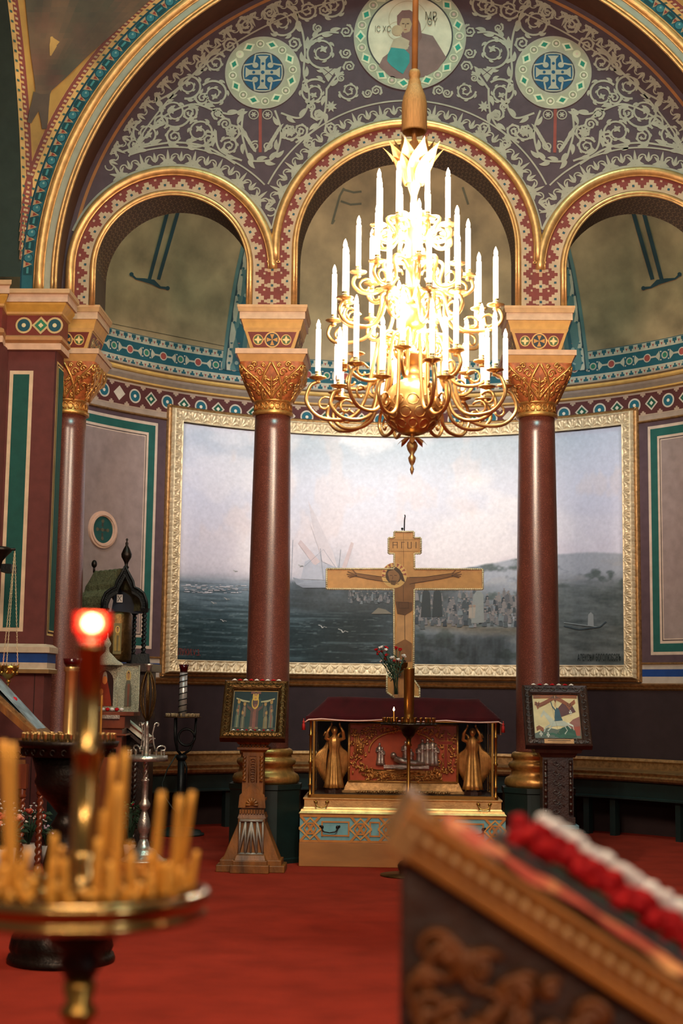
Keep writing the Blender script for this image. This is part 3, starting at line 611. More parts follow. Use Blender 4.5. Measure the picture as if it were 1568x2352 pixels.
# ---- piers of the great arch
def pier(name, k):
    b = MB(); b.box((k*3.50, 13.15, 2.35), (.5, .3, 4.7), '#5a2b26'); b.box((k*4.0, 13.2, 2.35), (.6, .96, 4.7), '#5a2b26')
    mp = lambda u, v, o: (k*u, YA-o, v); a = Art(b, mp)
    xl, xr = 3.64, 3.46
    for i, (e, c) in enumerate(((0, '#c6a788'), (.035, '#17443c'))): a.rect(xr+e, 2.08+e, xl+.04-e, 4.50-e, c, 1+i)
    a.rect(3.25, 1.95, 3.262, 4.68, '#3c1a18', 1); a.rect(3.33, .2, 3.338, 1.7, '#2c1512', 1)
    mr = lambda u, v, o: (k*(3.25-o), u, v); a = Art(b, mr)
    for i, (e, c) in enumerate(((0, '#c9a76a'), (.02, '#3a1c1a'), (.035, '#c9a76a'), (.05, '#17443c'))): a.rect(13.03+e, 2.05+e, 13.28, 4.6-e, c, 1+i)
    struct(name, b, 'painted_wall')
    path = [(k*4.4, 12.72, 0, -1), (k*3.75, 12.72, -k*.7, -.7), (k*3.75, 13.0, 0, -1), (k*3.27, 13.0, -k*.7, -.7), (k*3.25, 13.3, -k, 0)]
    path = [(k*4.4, 12.72, 0, -1), (k*3.72, 12.72, -k*1, -1), (k*3.72, 13.0, -k*.0, -1), (k*3.25, 13.0, -k*1, -1), (k*3.25, 13.3, -k, 0)]
    t = MB()
    for pr, c in (([(0, 4.69), (.05, 4.69), (.05, 4.75)], '#c0967a'), ([(.05, 4.75), (.03, 4.76), (.06, 4.78), (.06, 4.81), (.03, 4.83)], '#a8764c'), ([(.03, 4.83), (.03, 5.02)], '#6a2a22'), ([(.03, 5.02), (.05, 5.03), (.05, 5.05)], '#b88c54'), ([(.05, 5.05), (.09, 5.11), (.09, 5.13)], '#b98a3e'), ([(.09, 5.13), (.11, 5.13), (.11, 5.20)], '#bc9880'), ([(.11, 5.20), (.13, 5.21), (.13, 5.25), (-.3, 5.252)], '#b78f68')): t.sweep(path, pr, c)
    a = Art(t, lambda u, v, o: (k*u, YA-.03-o, v))
    for x, kind in ((3.56, 0), (3.40, 1), (3.27, 0)):
        if kind:
            for r, c in ((.085, '#b79a6a'), (.06, '#2c6a4c'), (.025, '#c9b48a')): a.poly([(x-r, 4.925), (x, 4.925-r), (x+r, 4.925), (x, 4.925+r)], c, 1+(.1-r)*20)
        else:
            for r, c in ((.078, '#b79a6a'), (.06, '#1d4450'), (.02, '#c9b48a')): a.disc((x, 4.925), r, c, 1+(.1-r)*20, 20)
    for pr, c in (([(0, 1.70), (.05, 1.705), (.05, 1.74)], '#7d5a34'), ([(.05, 1.74), (.03, 1.75), (.03, 1.80)], '#b39c84'), ([(.03, 1.80), (.03, 1.885)], '#17376e'), ([(.03, 1.885), (.05, 1.89), (.05, 1.94), (0, 1.97)], '#b39c84')): t.sweep(path, pr, c)
    struct(name.replace('wall_pier', 'trim_pier'), t, 'painted_panel')
pier('wall_pier_left', -1); pier('wall_pier_right', 1)
# ---- curved bench round the niche
def seatpath(r): return arcpath(r, -86, 86, 80)
bt = thing('curved_bench', 'dark green curved bench with a gilded moulded seat following the round wall', 'bench')
b = MB(); b.sweep(seatpath(RW), [(0, .80), (.02, .80), (.05, .83), (.03, .86), (.03, .74), (.1, .735), (.46, .735), (.50, .72), (.48, .69), (.51, .67), (.50, .64), (.47, .62), (.44, .62)]); obj('seat', b, 'gold_old', bt)
b = MB(); b.sweep(seatpath(RW), [(.44, .62), (.43, .45), (.46, .44), (.46, .42), (.10, .42)]); obj('apron', b, 'bench_green', bt)
for dg_ in (-66, -52, -31, 31, 34, 39, 52, 66):
    p = ((RW-.36)*sin(radians(dg_)), YC+(RW-.36)*cos(radians(dg_))); b = MB(); b.box((p[0], p[1], .21), (.07, .1, .42), None, -radians(dg_)); obj('leg', b, 'bench_green', bt)
# ---- window in the side wall behind the camera (its daylight is the area light)
b = MB(); b.box((3.75, -1.75, 2.3), (.06, .06, 2.5)); b.box((3.75, -1.25, 2.3), (.06, .06, 2.5)); b.box((3.75, -1.5, 3.55), (.06, .56, .06)); b.box((3.75, -1.5, 1.05), (.06, .56, .06)); b.box((3.75, -1.5, 2.3), (.03, .4, .03))
struct('window_1', b, 'stone_cream')
# ================================================================== COLUMNS
def blend_sq(r, half, k):                                     # round at k=0, square at k=1
    def f(a, _r=0, _z=0):
        c, s_ = abs(cos(a)), abs(sin(a)); return (1-k)*r+k*half/max(c, s_)
    return f
def make_column(label):
    t = thing('column', label, 'column', group=None)
    z = MB(); z.lathe([(.36, 0), (.36, .04), (.35, .05), (.35, .66), (.36, .67), (.36, .715)], 8, a0=pi/8, a1=2*pi+pi/8, smooth=False); obj('plinth', z, 'plinth_green', t)
    z = MB(); pr = [(.30, .715), (.315, .74), (.315, .77), (.30, .80), (.27, .815), (.255, .84), (.25, .875), (.27, .89), (.28, .915), (.27, .94), (.245, .95), (.235, .975), (.25, .985), (.252, 1.01), (.24, 1.03), (.22, 1.04)]
    z.lathe(pr, 48); obj('base', z, 'gilt_ornament', t)
    z = MB(); z.lathe([(.212, 1.04)]+[(.207-.035*((i/20)**1.6), 1.05+3.17*i/20) for i in range(21)], 48); obj('shaft', z, 'column_granite', t)
    z = MB(); z.lathe([(.175, 4.215), (.2, 4.22), (.2, 4.25), (.178, 4.26), (.178, 4.34), (.195, 4.345), (.195, 4.36), (.18, 4.37)], 40); cap = obj('capital', z, 'gilt_ornament', t)
    z = MB(); N = 64; rows = 12; vs = []
    for i in range(rows+1):
        v = i/rows; zz = 4.34+.36*v; half = .19+.12*(v**.55); k = min(1, v*1.5)
        for j in range(N): a_ = 2*pi*j/N; rr = (1-k)*(.18+.11*v)+k*min(half/max(abs(cos(a_)), abs(sin(a_))), half*1.36); vs.append((rr*cos(a_), rr*sin(a_), zz))
    z.add(vs, [(i*N+j, i*N+(j+1) % N, (i+1)*N+(j+1) % N, (i+1)*N+j) for i in range(rows) for j in range(N)], None, True); obj('capital_bell', z, 'capital_ground', cap)
    z = MB()
    def onbell(u, v, o, f):                                   # u in -1..1 across one face, v 0..1 up
        half = .19+.12*(v**.55); k = min(1, v*1.5); a_ = u*pi/4; rr = (1-k)*(.18+.11*v)+k*min(half/cos(a_), half*1.36)+o; an = a_-pi/2+f*pi/2
        return (rr*cos(an), rr*sin(an), 4.345+.35*v)
    for f in range(4):
        T = lambda pts, r: z.tube([onbell(u, v, .006, f) for u, v in pts], r, 6)
        for d in (-1, 1):
            T([(d*(.02+.55*(1-(1-i/12)**1.6)), .98-.95*(i/12)) for i in range(13)], .012); T([(d*(.98-.98*(i/12)), .92-.86*(i/12)**.8) for i in range(13)], .012)
            T([(d*(.045+.55*(1-(1-i/12)**1.6)), .99-.95*(i/12)) for i in range(13)], .006)
            for cx, cv, r_ in ((.45, .72, .15), (.72, .82, .1), (.40, .1, .12), (.6, .93, .09), (.85, .35, .14), (.72, .2, .1), (.3, .9, .08), (.85, .62, .1), (.12, .22, .07), (.6, .55, .08), (.25, .55, .09)):
                T([(d*(cx+r_*(1-.07*i)*cos(i*.7)), cv+r_*(1-.07*i)*.9*sin(i*.7)) for i in range(13)], .0085)
            for j_ in range(7): T([(d*(.93-.1*j_), .86-.11*j_), (d*(.93-.1*j_+.05), .86-.11*j_-.07), (d*(.93-.1*j_+.04), .86-.11*j_-.15)], [.005, .012, .004])
            for k_ in range(4): T([(d*(.04+.28*(i/6)*sin(.5+k_*.35)), .1+k_*.13+.18*(i/6)*cos(.4+k_*.2)) for i in range(7)], [.010, .013, .012, .010, .008, .006, .003])
            for k_ in range(0): T([(d*(.95-.12*k_+.0*i), .15+.1*k_+.1*(i/4)) for i in range(5)], [.004, .009, .008, .006, .002])
        T([(0, .06+.56*i/8) for i in range(9)], [.01, .014, .014, .013, .012, .011, .01, .008, .004])
    for j in range(20):
        a_ = 2*pi*j/20; z.tube([((.183)*cos(a_+.13*cos(s_)), (.183)*sin(a_+.13*cos(s_)), 4.30+.03*sin(s_)) for s_ in np.linspace(0, 2*pi, 9)], .005, 5)
    obj('capital_foliage', z, 'gilt_ornament', cap)
    z = MB()
    for w0, w1, z0, z1, c in ((.60, .66, 4.70, 4.77, '#b98a52'), (.69, .69, 4.77, 4.82, '#bf9678')): z.frus((0, 0, z0), (w0, w0*.98), (w1, w1*.98), z1-z0, c)
    z.frus((0, 0, 4.835), (.42, .48), (.53, .56), .175, '#b98a4c')
    for f, hw0, hw1, dp in ((0, .18, .235, .24), (2, .18, .235, .24), (1, .21, .25, .21), (3, .21, .25, .21)):
        an = f*pi/2
        def mp(u, v, o):
            y = -((.24 if f % 2 == 0 else .21)+(v-4.835)/.175*(.04 if f % 2 == 0 else .055))-o; return (u*cos(an)-y*sin(an), u*sin(an)+y*cos(an), v)
        a = Art(z, mp); a.poly([(-hw0, 4.85), (hw0, 4.85), (hw1, 4.995), (-hw1, 4.995)], '#6a2a22', 1.2)
        a.ring((0, 4.922), .062, .074, '#c99a5c', 2); a.disc((0, 4.922), .062, '#26323a', 1.6)
        for q_ in range(4): a.poly([(0, 4.922)]+[(.056*cos(q_*pi/2+d), 4.922+.056*sin(q_*pi/2+d)) for d in (-.38, .38)], '#b98242', 2.2)
        for d in (-1, 1):
            a.ring((d*.135, 4.922), .042, .05, '#c99a5c', 2); a.disc((d*.135, 4.922), .042, '#4a5a34', 1.6)
            for q_ in range(4): a.leaf((d*.135, 4.922), q_*pi/2, .038, .02, '#d9b880', 2.2)
            a.rib([(d*.06, 4.95), (d*.1, 4.90)], .009, '#c99a5c', 2)
    for w0, w1, z0, z1, c in ((.54, .56, 5.012, 5.04, '#b98a52'), (.55, .60, 5.04, 5.12, '#c29250'), (.63, .63, 5.12, 5.19, '#bf9a7c'), (.65, .67, 5.19, 5.23, '#b78c60'), (.675, .675, 5.23, 5.255, '#bb9066')): z.frus((0, 0, z0), (w0, w0*.95), (w1, w1*.95), z1-z0, c)
    obj('impost', z, 'painted_panel', t)
    return t
c0 = make_column('red granite column just left of the velvet-covered shrine, behind the pale-flowered icon stand')
c0.location = (-1.28, 13.72, 0)
copy_tree(c0, (1.275, 13.72, 0), 0, 'red granite column on the far side of the shrine, rising behind the horseman icon')
copy_tree(c0, (-3.29, 13.76, 0), 0, 'red granite column half hidden by the green-panelled pier, beside the oval wall plaque')
for o in list(bpy.data.objects):
    if o.get('category') == 'column': o['group'] = 'granite columns of the arcade'
# ================================================================== THE GREAT PICTURE ON THE NICHE WALL
NU, NV = 620, 330; UA, ZA, ZB_ = arc(38.7), 1.935, 4.79
u = np.linspace(0, 1, NU+1)[None, :].repeat(NV+1, 0); v = np.linspace(0, 1, NV+1)[:, None].repeat(NU+1, 1)
hx = lambda h: np.array([int(h[i:i+2], 16)/255 for i in (1, 3, 5)])
def lerp(a_, b_, t): t = np.clip(t, 0, 1)[..., None]; return a_*(1-t)+b_*t
def ss(a_, b_, x): t = np.clip((x-a_)/(b_-a_), 0, 1); return t*t*(3-2*t)
cl = fbm(u*6, v*5, 5, 3); cl2 = fbm(u*14+3, v*4, 4, 9)
sky = lerp(hx('#dcd2d2'), hx('#d3d2d8'), ss(.4, .75, v)); sky = lerp(sky, hx('#a5b0b4'), ss(.72, 1.05, v)*.85+.25*(cl-.5)); sky = lerp(sky, hx('#e9e2df'), ss(.52, .72, cl)*.7)
sky = lerp(sky, hx('#c0c2d8'), .5*(ss(.72, 1, u))+.35*ss(.25, 0, u)); sky = lerp(sky, hx('#e3ccc0'), ss(.62, .72, cl2)*.3*ss(.45, .6, v))
wv = fbm(u*11, v*110, 4, 5); wv2 = fbm(u*60, v*200, 2, 8)
sea = lerp(hx('#71818a'), hx('#26393c'), ss(.34, .12, v)); sea = lerp(sea, hx('#141f20'), ss(.2, .4, u)*ss(.80, .55, u)*ss(.33, .22, v)*.75)
sea = lerp(sea, hx('#8fa0a4'), ss(.56, .74, wv)*.26); sea = lerp(sea, hx('#a3b0ae'), ss(.72, .82, wv2)*.3); sea = lerp(sea, hx('#0f1a1c'), ss(.5, .3, wv)*.3)
hz = .345+.015*(cl2-.5); img = lerp(sea, sky, ss(hz-.012, hz+.03, v))
img = lerp(img, hx('#b9b6bd'), np.exp(-((v-.36)/.035)**2)*.6*ss(.5, .1, u))
fog = ss(.10, .0, np.abs(u-.34))*ss(.2, .34, v)*ss(.56, .40, v); img = lerp(img, hx('#8d99a4'), fog*.55)
hill = .40+.05*ss(.48, .8, u)+.015*fbm(u*20, u*0, 4, 2)+.02*np.sin(u*9); hm = ss(0, .012, hill-v)*ss(.42, .6, u); hc = lerp(hx('#a0a5ac'), hx('#737c80'), ss(.40, .25, v)); hc = lerp(hc, hx('#3d4a44'), ss(.5, .7, fbm(u*30, v*24, 4, 6))*.7); hc = lerp(hc, hx('#a7a6a4'), ss(.58, .75, fbm(u*24, v*30, 4, 16))*.5); img = lerp(img, hc, hm)
lowland = ss(0, .02, .36-v)*ss(.20, .30, u)*ss(.75, .55, u)*ss(.19, .25, v); img = lerp(img, hx('#363c3c'), lowland*(.5+.5*fbm(u*30, v*20, 3, 1)))
shore = .205-.035*ss(.5, .75, u)+.02*(cl-.5); sm_ = ss(0, .02, shore-v)*ss(.0, .05, v-(shore-.07-.10*ss(.74, .86, u)-.2*ss(.8, .95, u)))*ss(.5, .56, u); img = lerp(img, lerp(hx('#7c7160'), hx('#4c4f48'), fbm(u*40, v*60, 4, 4)*1.2-.1), sm_)
rg = ss(.76, .84, u)*ss(.40, .30, v); img = lerp(img, lerp(hx('#6f7674'), hx('#434b48'), fbm(u*26+v*20, v*60, 5, 12)*1.6-.3), rg*.85)
refl = ss(.5, .56, u)*ss(.78, .72, u)*ss(.15, .10, v); img = lerp(img, hx('#12191a'), refl*.6*(.5+fbm(u*80, v*10, 3, 2)))
img = np.clip(img+.05*(fbm(u*220, v*120, 2, 20)[..., None]-.5), 0, 1)
lin = np.where(img <= .04045, img/12.92, ((img+.055)/1.055)**2.4)
ang = (u*2-1)*UA/RW; X_ = (RW-.03)*np.sin(ang); Y_ = YC+(RW-.03)*np.cos(ang); Z_ = ZA+(ZB_-ZA)*v
me = bpy.data.meshes.new('canvas'); nv_ = (NU+1)*(NV+1); nf = NU*NV
me.vertices.add(nv_); me.vertices.foreach_set('co', np.stack([X_, Y_, Z_], -1).astype(np.float32).ravel())
j, i = np.meshgrid(np.arange(NV), np.arange(NU), indexing='ij'); k = j*(NU+1)+i; q4 = np.stack([k, k+1, k+NU+2, k+NU+1], -1).reshape(-1)
me.loops.add(nf*4); me.loops.foreach_set('vertex_index', q4.astype(np.int32)); me.polygons.add(nf); me.polygons.foreach_set('loop_start', (np.arange(nf)*4).astype(np.int32))
me.update(calc_edges=True); ca_ = me.color_attributes.new('Col', 'FLOAT_COLOR', 'POINT'); ca_.data.foreach_set('color', np.concatenate([lin, np.ones((*lin.shape[:2], 1))], -1).astype(np.float32).ravel())
pic = thing('seascape_painting', 'huge curved painting of a misty seashore in a shell-carved gilt frame on the niche wall', 'painting', (0, YC+RW, ZA))
def into(o, par): o.parent = par; o.matrix_parent_inverse = par.matrix_basis.inverted(); return o
into(obj('canvas', me, 'painted_canvas'), pic)
b = MB()
def mpic(x, y, o):                                            # painting coordinates in its own 0..1 square
    return mpc((x*2-1)*UA, ZA+(ZB_-ZA)*y, .033+o)
a = Art(b, mpic)
def pxp(x, y): an, z = Pc(x, y, RW-.03); return ((an*RW/UA+1)/2, (z-ZA)/(ZB_-ZA))
def prib(pts, w, c, l=1): a.rib([pxp(*p) for p in pts], w, c, l)
for p in ([(707, 1150), (725, 1185), (765, 1270), (775, 1305), (740, 1290), (722, 1225)], [(712, 1205), (760, 1290), (742, 1290)], [(690, 1240), (735, 1290), (722, 1300), (684, 1248)], [(806, 1245), (812, 1248), (790, 1318), (780, 1316)]): a.poly([pxp(*q_) for q_ in p], '#cfc6c6' if p[0][0] in (707, 712) else '#cbb9b6', 1)
a.poly([pxp(*q_) for q_ in ((672, 1326), (700, 1334), (760, 1334), (800, 1318), (790, 1342), (770, 1350), (695, 1350), (680, 1342))], '#8f959c', .8)
a.poly([pxp(*q_) for q_ in ((690, 1330), (700, 1290), (722, 1280), (735, 1310), (742, 1332))], '#b2b4bb', .7); a.poly([pxp(*q_) for q_ in ((742, 1332), (752, 1296), (778, 1300), (790, 1322), (770, 1334))], '#a9acb4', .75)
for p in ([(735, 1260), (742, 1330)], [(782, 1262), (776, 1320)], [(700, 1300), (742, 1262), (775, 1310)], [(668, 1340), (672, 1240)]): prib(p, .0012, '#8a9098', 2)
for (x, y, s_) in ((740, 1440, 9), (787, 1450, 11), (490, 1385, 6), (512, 1426, 7), (690, 1300, 6), (540, 1312, 5), (520, 1376, 6)):
    prib([(x-s_, y-s_*.5), (x-s_*.3, y-s_*.25), (x, y+s_*.3)], .0026, '#a9aaa4', 2); prib([(x, y+s_*.3), (x+s_*.4, y-s_*.1), (x+s_*1.1, y+s_*.15)], .0026, '#8d8f8a', 2)
rr = random.Random(3)
for k_ in range(420):                                         # the seated and standing crowd on the shore
    x = rr.uniform(955, 1192) if rr.random() < .72 else rr.uniform(800, 900); base = 1430 if x > 940 else 1382
    y = base-abs(rr.gauss(0, 34 if x > 940 else 14))-4; s_ = rr.uniform(.6, 1.2)*(1.0 if x > 940 else .6)
    c = rr.choice(['#3c4446', '#5c5f60', '#4c5454', '#6c6a68', '#55585a', '#6a7374', '#7a7672', '#343c40', '#485052'])
    a.poly([pxp(x-5*s_, y+16*s_), pxp(x-3.5*s_, y+3*s_), pxp(x, y), pxp(x+3.5*s_, y+3*s_), pxp(x+5*s_, y+16*s_)], c, 1+k_*.004); q_ = pxp(x, y-2*s_); a.disc(q_, .0036*s_, '#7d7670', 1.1+k_*.004, 8, .62)
for x in (978, 1004): a.poly([pxp(x-12, 1418), pxp(x-8, 1360), pxp(x, 1350), pxp(x+9, 1362), pxp(x+12, 1416)], '#2a3232', 4)
a.poly([pxp(1082, 1432), pxp(1086, 1370), pxp(1098, 1352), pxp(1110, 1366), pxp(1112, 1430)], '#7d827c', 4)
for x in (1080, 1089): a.poly([pxp(x-4, 1420), pxp(x-3, 1395), pxp(x+4, 1395), pxp(x+5, 1420)], '#948b7c', 4.2); a.disc(pxp(x, 1392), .006, '#8a7765', 4.4, 8, .6)
a.poly([pxp(1350, 1438), pxp(1351, 1412), pxp(1357, 1406), pxp(1363, 1412), pxp(1364, 1438)], '#8f9490', 3)
prib([(1295, 1438), (1330, 1446), (1378, 1440), (1392, 1428)], .004, '#39464a', 2); prib([(1295, 1430), (1372, 1440)], .003, '#8b9490', 2)
a.poly([pxp(*q_) for q_ in ((852, 1410), (868, 1396), (885, 1400), (900, 1410))], '#6c6656', 2)
for k_ in range(70): x = rr.uniform(415, 560); y = rr.uniform(1342, 1362); prib([(x, y), (x+rr.uniform(4, 14), y)], .003, rr.choice(['#c6c4c6', '#a9aaae', '#8f979c']), 1.5)
ul, zl = pxp(433, 1499); ur, zr = pxp(1377, 1511)
text_polys('ЛУКИ.V.3.', .088, lambda x, y, o: mpc((ul*2-1)*UA+x*.78, ZA+(ZB_-ZA)*zl+y*1.25, .036+o), b, '#7a3126', 3)
text_polys('АЛЕКСѢИ БОГОЛЮБОВЪ', .074, lambda x, y, o: mpc((ur*2-1)*UA+x*.62, ZA+(ZB_-ZA)*zr+y*1.5, .036+o), b, '#15211f', 3)
into(obj('painted_figures', b, 'painted_canvas'), pic)
# gilt frame as a carved relief: bead, shells in a cove, scalloped outer edge
b = MB(); WF = .165
def relief(s, t):
    per = .135; q_ = (s/per) % 1.0; x = (q_-.5)*2; prof = .03+.055*sin(pi*min(1, t*1.0))**.7
    if t < .10: return .045+.012*sin(pi*t/.1)
    if t < .80:
        y = (t-.10)/.70; rr_ = hypot(x, y*1.15-.05); an = atan2(x, y*1.15+.02)
        sh = (.022*(.6+.4*cos(an*11)))*(1 if rr_ < .95 else max(0, 1-(rr_-.95)*7)) if rr_ < 1.1 else .012*(.5+.5*cos(x*9))
        return .035+.03*y+sh
    wv_ = .5+.5*abs(sin(pi*(s/per*2))); e = (t-.80)/.20
    return (.085+.012*wv_)*(1-e**3)*1.0 if e < .55+.3*wv_ else .02*(1-e)
us, zz0, zz1 = UA, ZA, ZB_
for (p0, p1, m, hor, sg) in ((-us, us, 900, 1, -1), (-us, us, 900, 1, 1), (zz0, zz1, 430, 0, -1), (zz0, zz1, 430, 0, 1)):
    def fn(s, t):
        e = WF*t; l0, l1 = p0-e, p1+e; x = l0+(l1-l0)*s; h = .03+relief(abs(x), t)
        if hor: return mpc(x, (zz0-e) if sg < 0 else (zz1+e), h)
        return mpc(sg*(us+e), x, h)
    b.grid(fn, m, 22)
fr = into(obj('picture_frame', b, 'gold_pale'), pic)
b = MB(); e0, e1 = WF-.012, WF+.035
for zc, lo in ((zz0, -1), (zz1, 1)): b.grid(lambda s, t: mpc((s*2-1)*(us+e1), zc+lo*(e0+(e1-e0)*[0, .1, .9, 1][int(round(t*3))]), [.0, .06, .05, .0][int(round(t*3))]), 100, 3)
for sg in (-1, 1): b.grid(lambda s, t: mpc(sg*(us+e0+(e1-e0)*[0, .1, .9, 1][int(round(t*3))]), zz0-e1+(zz1-zz0+2*e1)*s, [.0, .06, .05, .0][int(round(t*3))]), 4, 3)
into(obj('outer_moulding', b, 'gold_old'), pic)
# oval plaque on the left panel
an, zc = Pc(233, 1217); b = MB(); uo = an*RW
for r0, r1, o in ((.155, .215, .03), (.165, .19, .045)): b.add([mpc(uo+r*cos(t), zc+r*sin(t), oo) for t in np.linspace(0, 2*pi, 41) for r, oo in ((r0, .0), (r0, o), (r1, o), (r1, 0))], [(4*i+m, 4*i+m+1, 4*i+m+5, 4*i+m+4) for i in range(40) for m in range(3)], '#c9ae8c')
pl = tag(obj('wall_plaque', b, 'stone_cream'), 'round green plaque with a small cross in a cream ring on the taupe wall panel', 'plaque')
b = MB(); a = Art(b, lambda x, y, o: mpc(x+uo, y+zc, o+.012)); a.disc((0, 0), .16, '#1d4a45', 1, 32); a.rect(-.085, -.012, .085, .012, '#3c3a30', 2); a.rect(-.014, -.11, .014, .1, '#3c3a30', 2)
for x, y in ((-.08, 0), (.08, 0), (0, .1), (0, -.1), (0, 0)): a.disc((x, y), .022, '#55503c', 3, 10)
obj('plaque_face', b, 'painted_panel', pl)
# ================================================================== CHANDELIER
YH = 9.38
def zc_(py): return P(945, py, YH).z
ch = thing('chandelier', 'huge gilded chandelier with tiers of white electric candles hanging before the middle arch', 'chandelier', (0, YH, zc_(1090)))
Z0 = zc_(1090); K = lambda py: zc_(py)-Z0; PXM = (P(1045, 700, YH)-P(945, 700, YH)).x/100
b = MB(); b.tube([(0, 0, K(325)), (0, 0, K(160))], .017, 10); b.tube([(0, 0, K(165)), (.012, 0, K(-500))], .021, 10); obj('hanging_rod', b, 'wood_orange', ch)
b = MB(); b.lathe([(.02, K(160)), (.035, K(163)), (.04, K(172)), (.033, K(180)), (.042, K(188)), (.045, K(196)), (.05, K(200)), (.075, K(222)), (.085, K(240)), (.085, K(300)), (.082, K(304)), (.075, K(303)), (.07, K(290))], 28, twist=lambda a_, r, z: r*(1+.02*cos(12*a_))); obj('tassel_cover', b, 'brass_cloth', ch)
b = MB(); b.lathe([(.0, K(1092)), (.008, K(1086)), (.014, K(1078)), (.006, K(1070)), (.02, K(1062)), (.026, K(1052)), (.012, K(1044)), (.03, K(1034)), (.038, K(1024)), (.03, K(1016)), (.012, K(1010)), (.014, K(1002)), (.02, K(998)), (.03, K(990))]+
    [(.195*sin(t), K(935)-.195*cos(t)) for t in np.linspace(.25, pi-.2, 18)]+[(.045, K(862)), (.05, K(855)), (.035, K(848)), (.06, K(838)), (.115, K(822)), (.125, K(815)), (.11, K(816)), (.04, K(812)), (.03, K(800)), (.05, K(780)), (.03, K(768))]+
    [(.10*sin(t), K(728)-.10*cos(t)) for t in np.linspace(.3, pi-.3, 12)]+[(.03, K(685)), (.07, K(672)), (.08, K(665)), (.03, K(660)), (.025, K(630)), (.05, K(615)), (.09, K(600)), (.02, K(595)), (.02, K(560)), (.055, K(540)), (.07, K(520)), (.055, K(500)), (.02, K(485)), (.022, K(450)), (.04, K(430)), (.05, K(415)), (.03, K(350)), (.03, K(326))], 32)
obj('stem', b, 'brass_bright', ch)
b = MB()                                                      # embossed lozenges on the big ball
for row in range(3):
    la = -.75+row*.42
    for k_ in range(12):
        lo = 2*pi*(k_+.5*(row % 2))/12; pts = []
        for t in np.linspace(0, 2*pi, 9): l1 = lo+.2*cos(t); l2 = la+.19*sin(t); pts.append((.198*cos(l2)*cos(l1), .198*cos(l2)*sin(l1), K(935)+.198*sin(l2)))
        b.tube(pts, .004, 5)
obj('ball_relief', b, 'brass_bright', ch)
b = MB()
for k_ in range(8):                                           # little leaf collar under the ball
    a_ = 2*pi*k_/8
    b.grid(lambda s, t: ((.025+.075*t)*cos(a_+(s-.5)*.75*(1-t**3)), (.025+.075*t)*sin(a_+(s-.5)*.75*(1-t**3)), K(1008)+.0-.055*t*t+.01), 4, 6)
obj('leaf_collar', b, 'brass_bright', ch)
for ring_, (n_, zz, r1, up_) in enumerate(((10, 420, .215, .25), (10, 415, .15, .28), (8, 412, .10, .26))):
    for k_ in range(n_):                                      # crown of acanthus leaves at the top
        a_ = 2*pi*(k_+.5*ring_)/n_; b = MB()
        def lf(s, t):
            w_ = .07*sin(pi*(.15+.85*t)**.8)*(1-.0*t)+.004; r = .045+(r1-.045)*t**1.4; x = (s-.5)*2*w_*(1-t**6)
            return (r*cos(a_)-x*sin(a_), r*sin(a_)+x*cos(a_), K(zz)+(up_)*(t**.8)-abs(x)*.3)
        b.grid(lf, 6, 8); obj('acanthus_leaf', b, 'brass_bright', ch)
def candle_arm(a_, r_end, zpan, r0, z0, dip, out_, hgt=.335, two=True):
    ca, sa = cos(a_), sin(a_); pt = lambda r, z: (r*ca, r*sa, z)
    zp_ = K(zpan)
    ctl = [(r0, K(z0)), (r0+.06, K(z0)+.05), (r0+.16, K(z0)+.03), (r0+(r_end-r0)*.42, zp_-dip*.35), (r0+(r_end-r0)*.6, zp_-dip*.95), (r_end-.03, zp_-dip), (r_end+out_*.8, zp_-dip*.62), (r_end+out_*.55, zp_-dip*.2), (r_end, zp_-.02)]
    sm = []
    for i in range(len(ctl)-1):
        p0 = ctl[max(0, i-1)]; p1, p2 = ctl[i], ctl[i+1]; p3 = ctl[min(len(ctl)-1, i+2)]
        for j_ in range(5):
            t = j_/5; sm.append(tuple(.5*((2*p1[m])+(-p0[m]+p2[m])*t+(2*p0[m]-5*p1[m]+4*p2[m]-p3[m])*t*t+(-p0[m]+3*p1[m]-3*p2[m]+p3[m])*t**3) for m in (0, 1)))
    sm.append(ctl[-1]); b = MB(); b.tube([pt(*q_) for q_ in sm], .0125, 8)
    sp_ = [pt(r_end-.05-.055*(1-.06*i)*cos(.5+i*.55), zp_-dip*.65+.055*(1-.06*i)*sin(.5+i*.55)) for i in range(11)]; b.tube(sp_, .008, 6)
    sp_ = [pt(r0+.10-.05*(1-.06*i)*cos(i*.55), K(z0)-.03+.05*(1-.06*i)*sin(i*.55)) for i in range(11)]; b.tube(sp_, .008, 6)
    arm = obj('candle_arm', b, 'brass_bright', ch)
    c = (r_end*ca, r_end*sa, zp_)
    b = MB(); b.lathe([(.012, -.03), (.02, -.02), (.012, -.01), (.03, -.004), (.056, .006), (.058, .012), (.045, .008), (.018, .012), (.02, .03), (.016, .034), (.02, .05)], 16, c); obj('drip_pan', b, 'brass_bright', arm)
    b = MB(); b.lathe([(.0165, .03), (.0165, hgt), (.010, hgt+.008)], 12, c); obj('candle_tube', b, 'candle_white', arm)
    b = MB(); b.lathe([(.009, hgt+.005), (.0125, hgt+.022), (.0115, hgt+.036), (.0065, hgt+.052), (.0, hgt+.068)], 10, c); obj('candle_bulb', b, 'bulb', arm)
for k_ in range(8):
    candle_arm(2*pi*(k_+.22)/8, .635, 880, .07, 800, .26, .09)
    candle_arm(2*pi*(k_+.5)/8, .52, 905, .07, 800, .20, .07)
for k_ in range(8): candle_arm(2*pi*(k_+.8)/8, .46, 838, .07, 790, .15, .06)
for k_ in range(12): candle_arm(2*pi*(k_+.3)/12, .575 if k_ % 2 else .45, 722 if k_ % 2 else 705, .05, 690, .15, .05)
for k_ in range(8): candle_arm(2*pi*(k_+.1)/8, .37, 632, .04, 615, .13, .04)
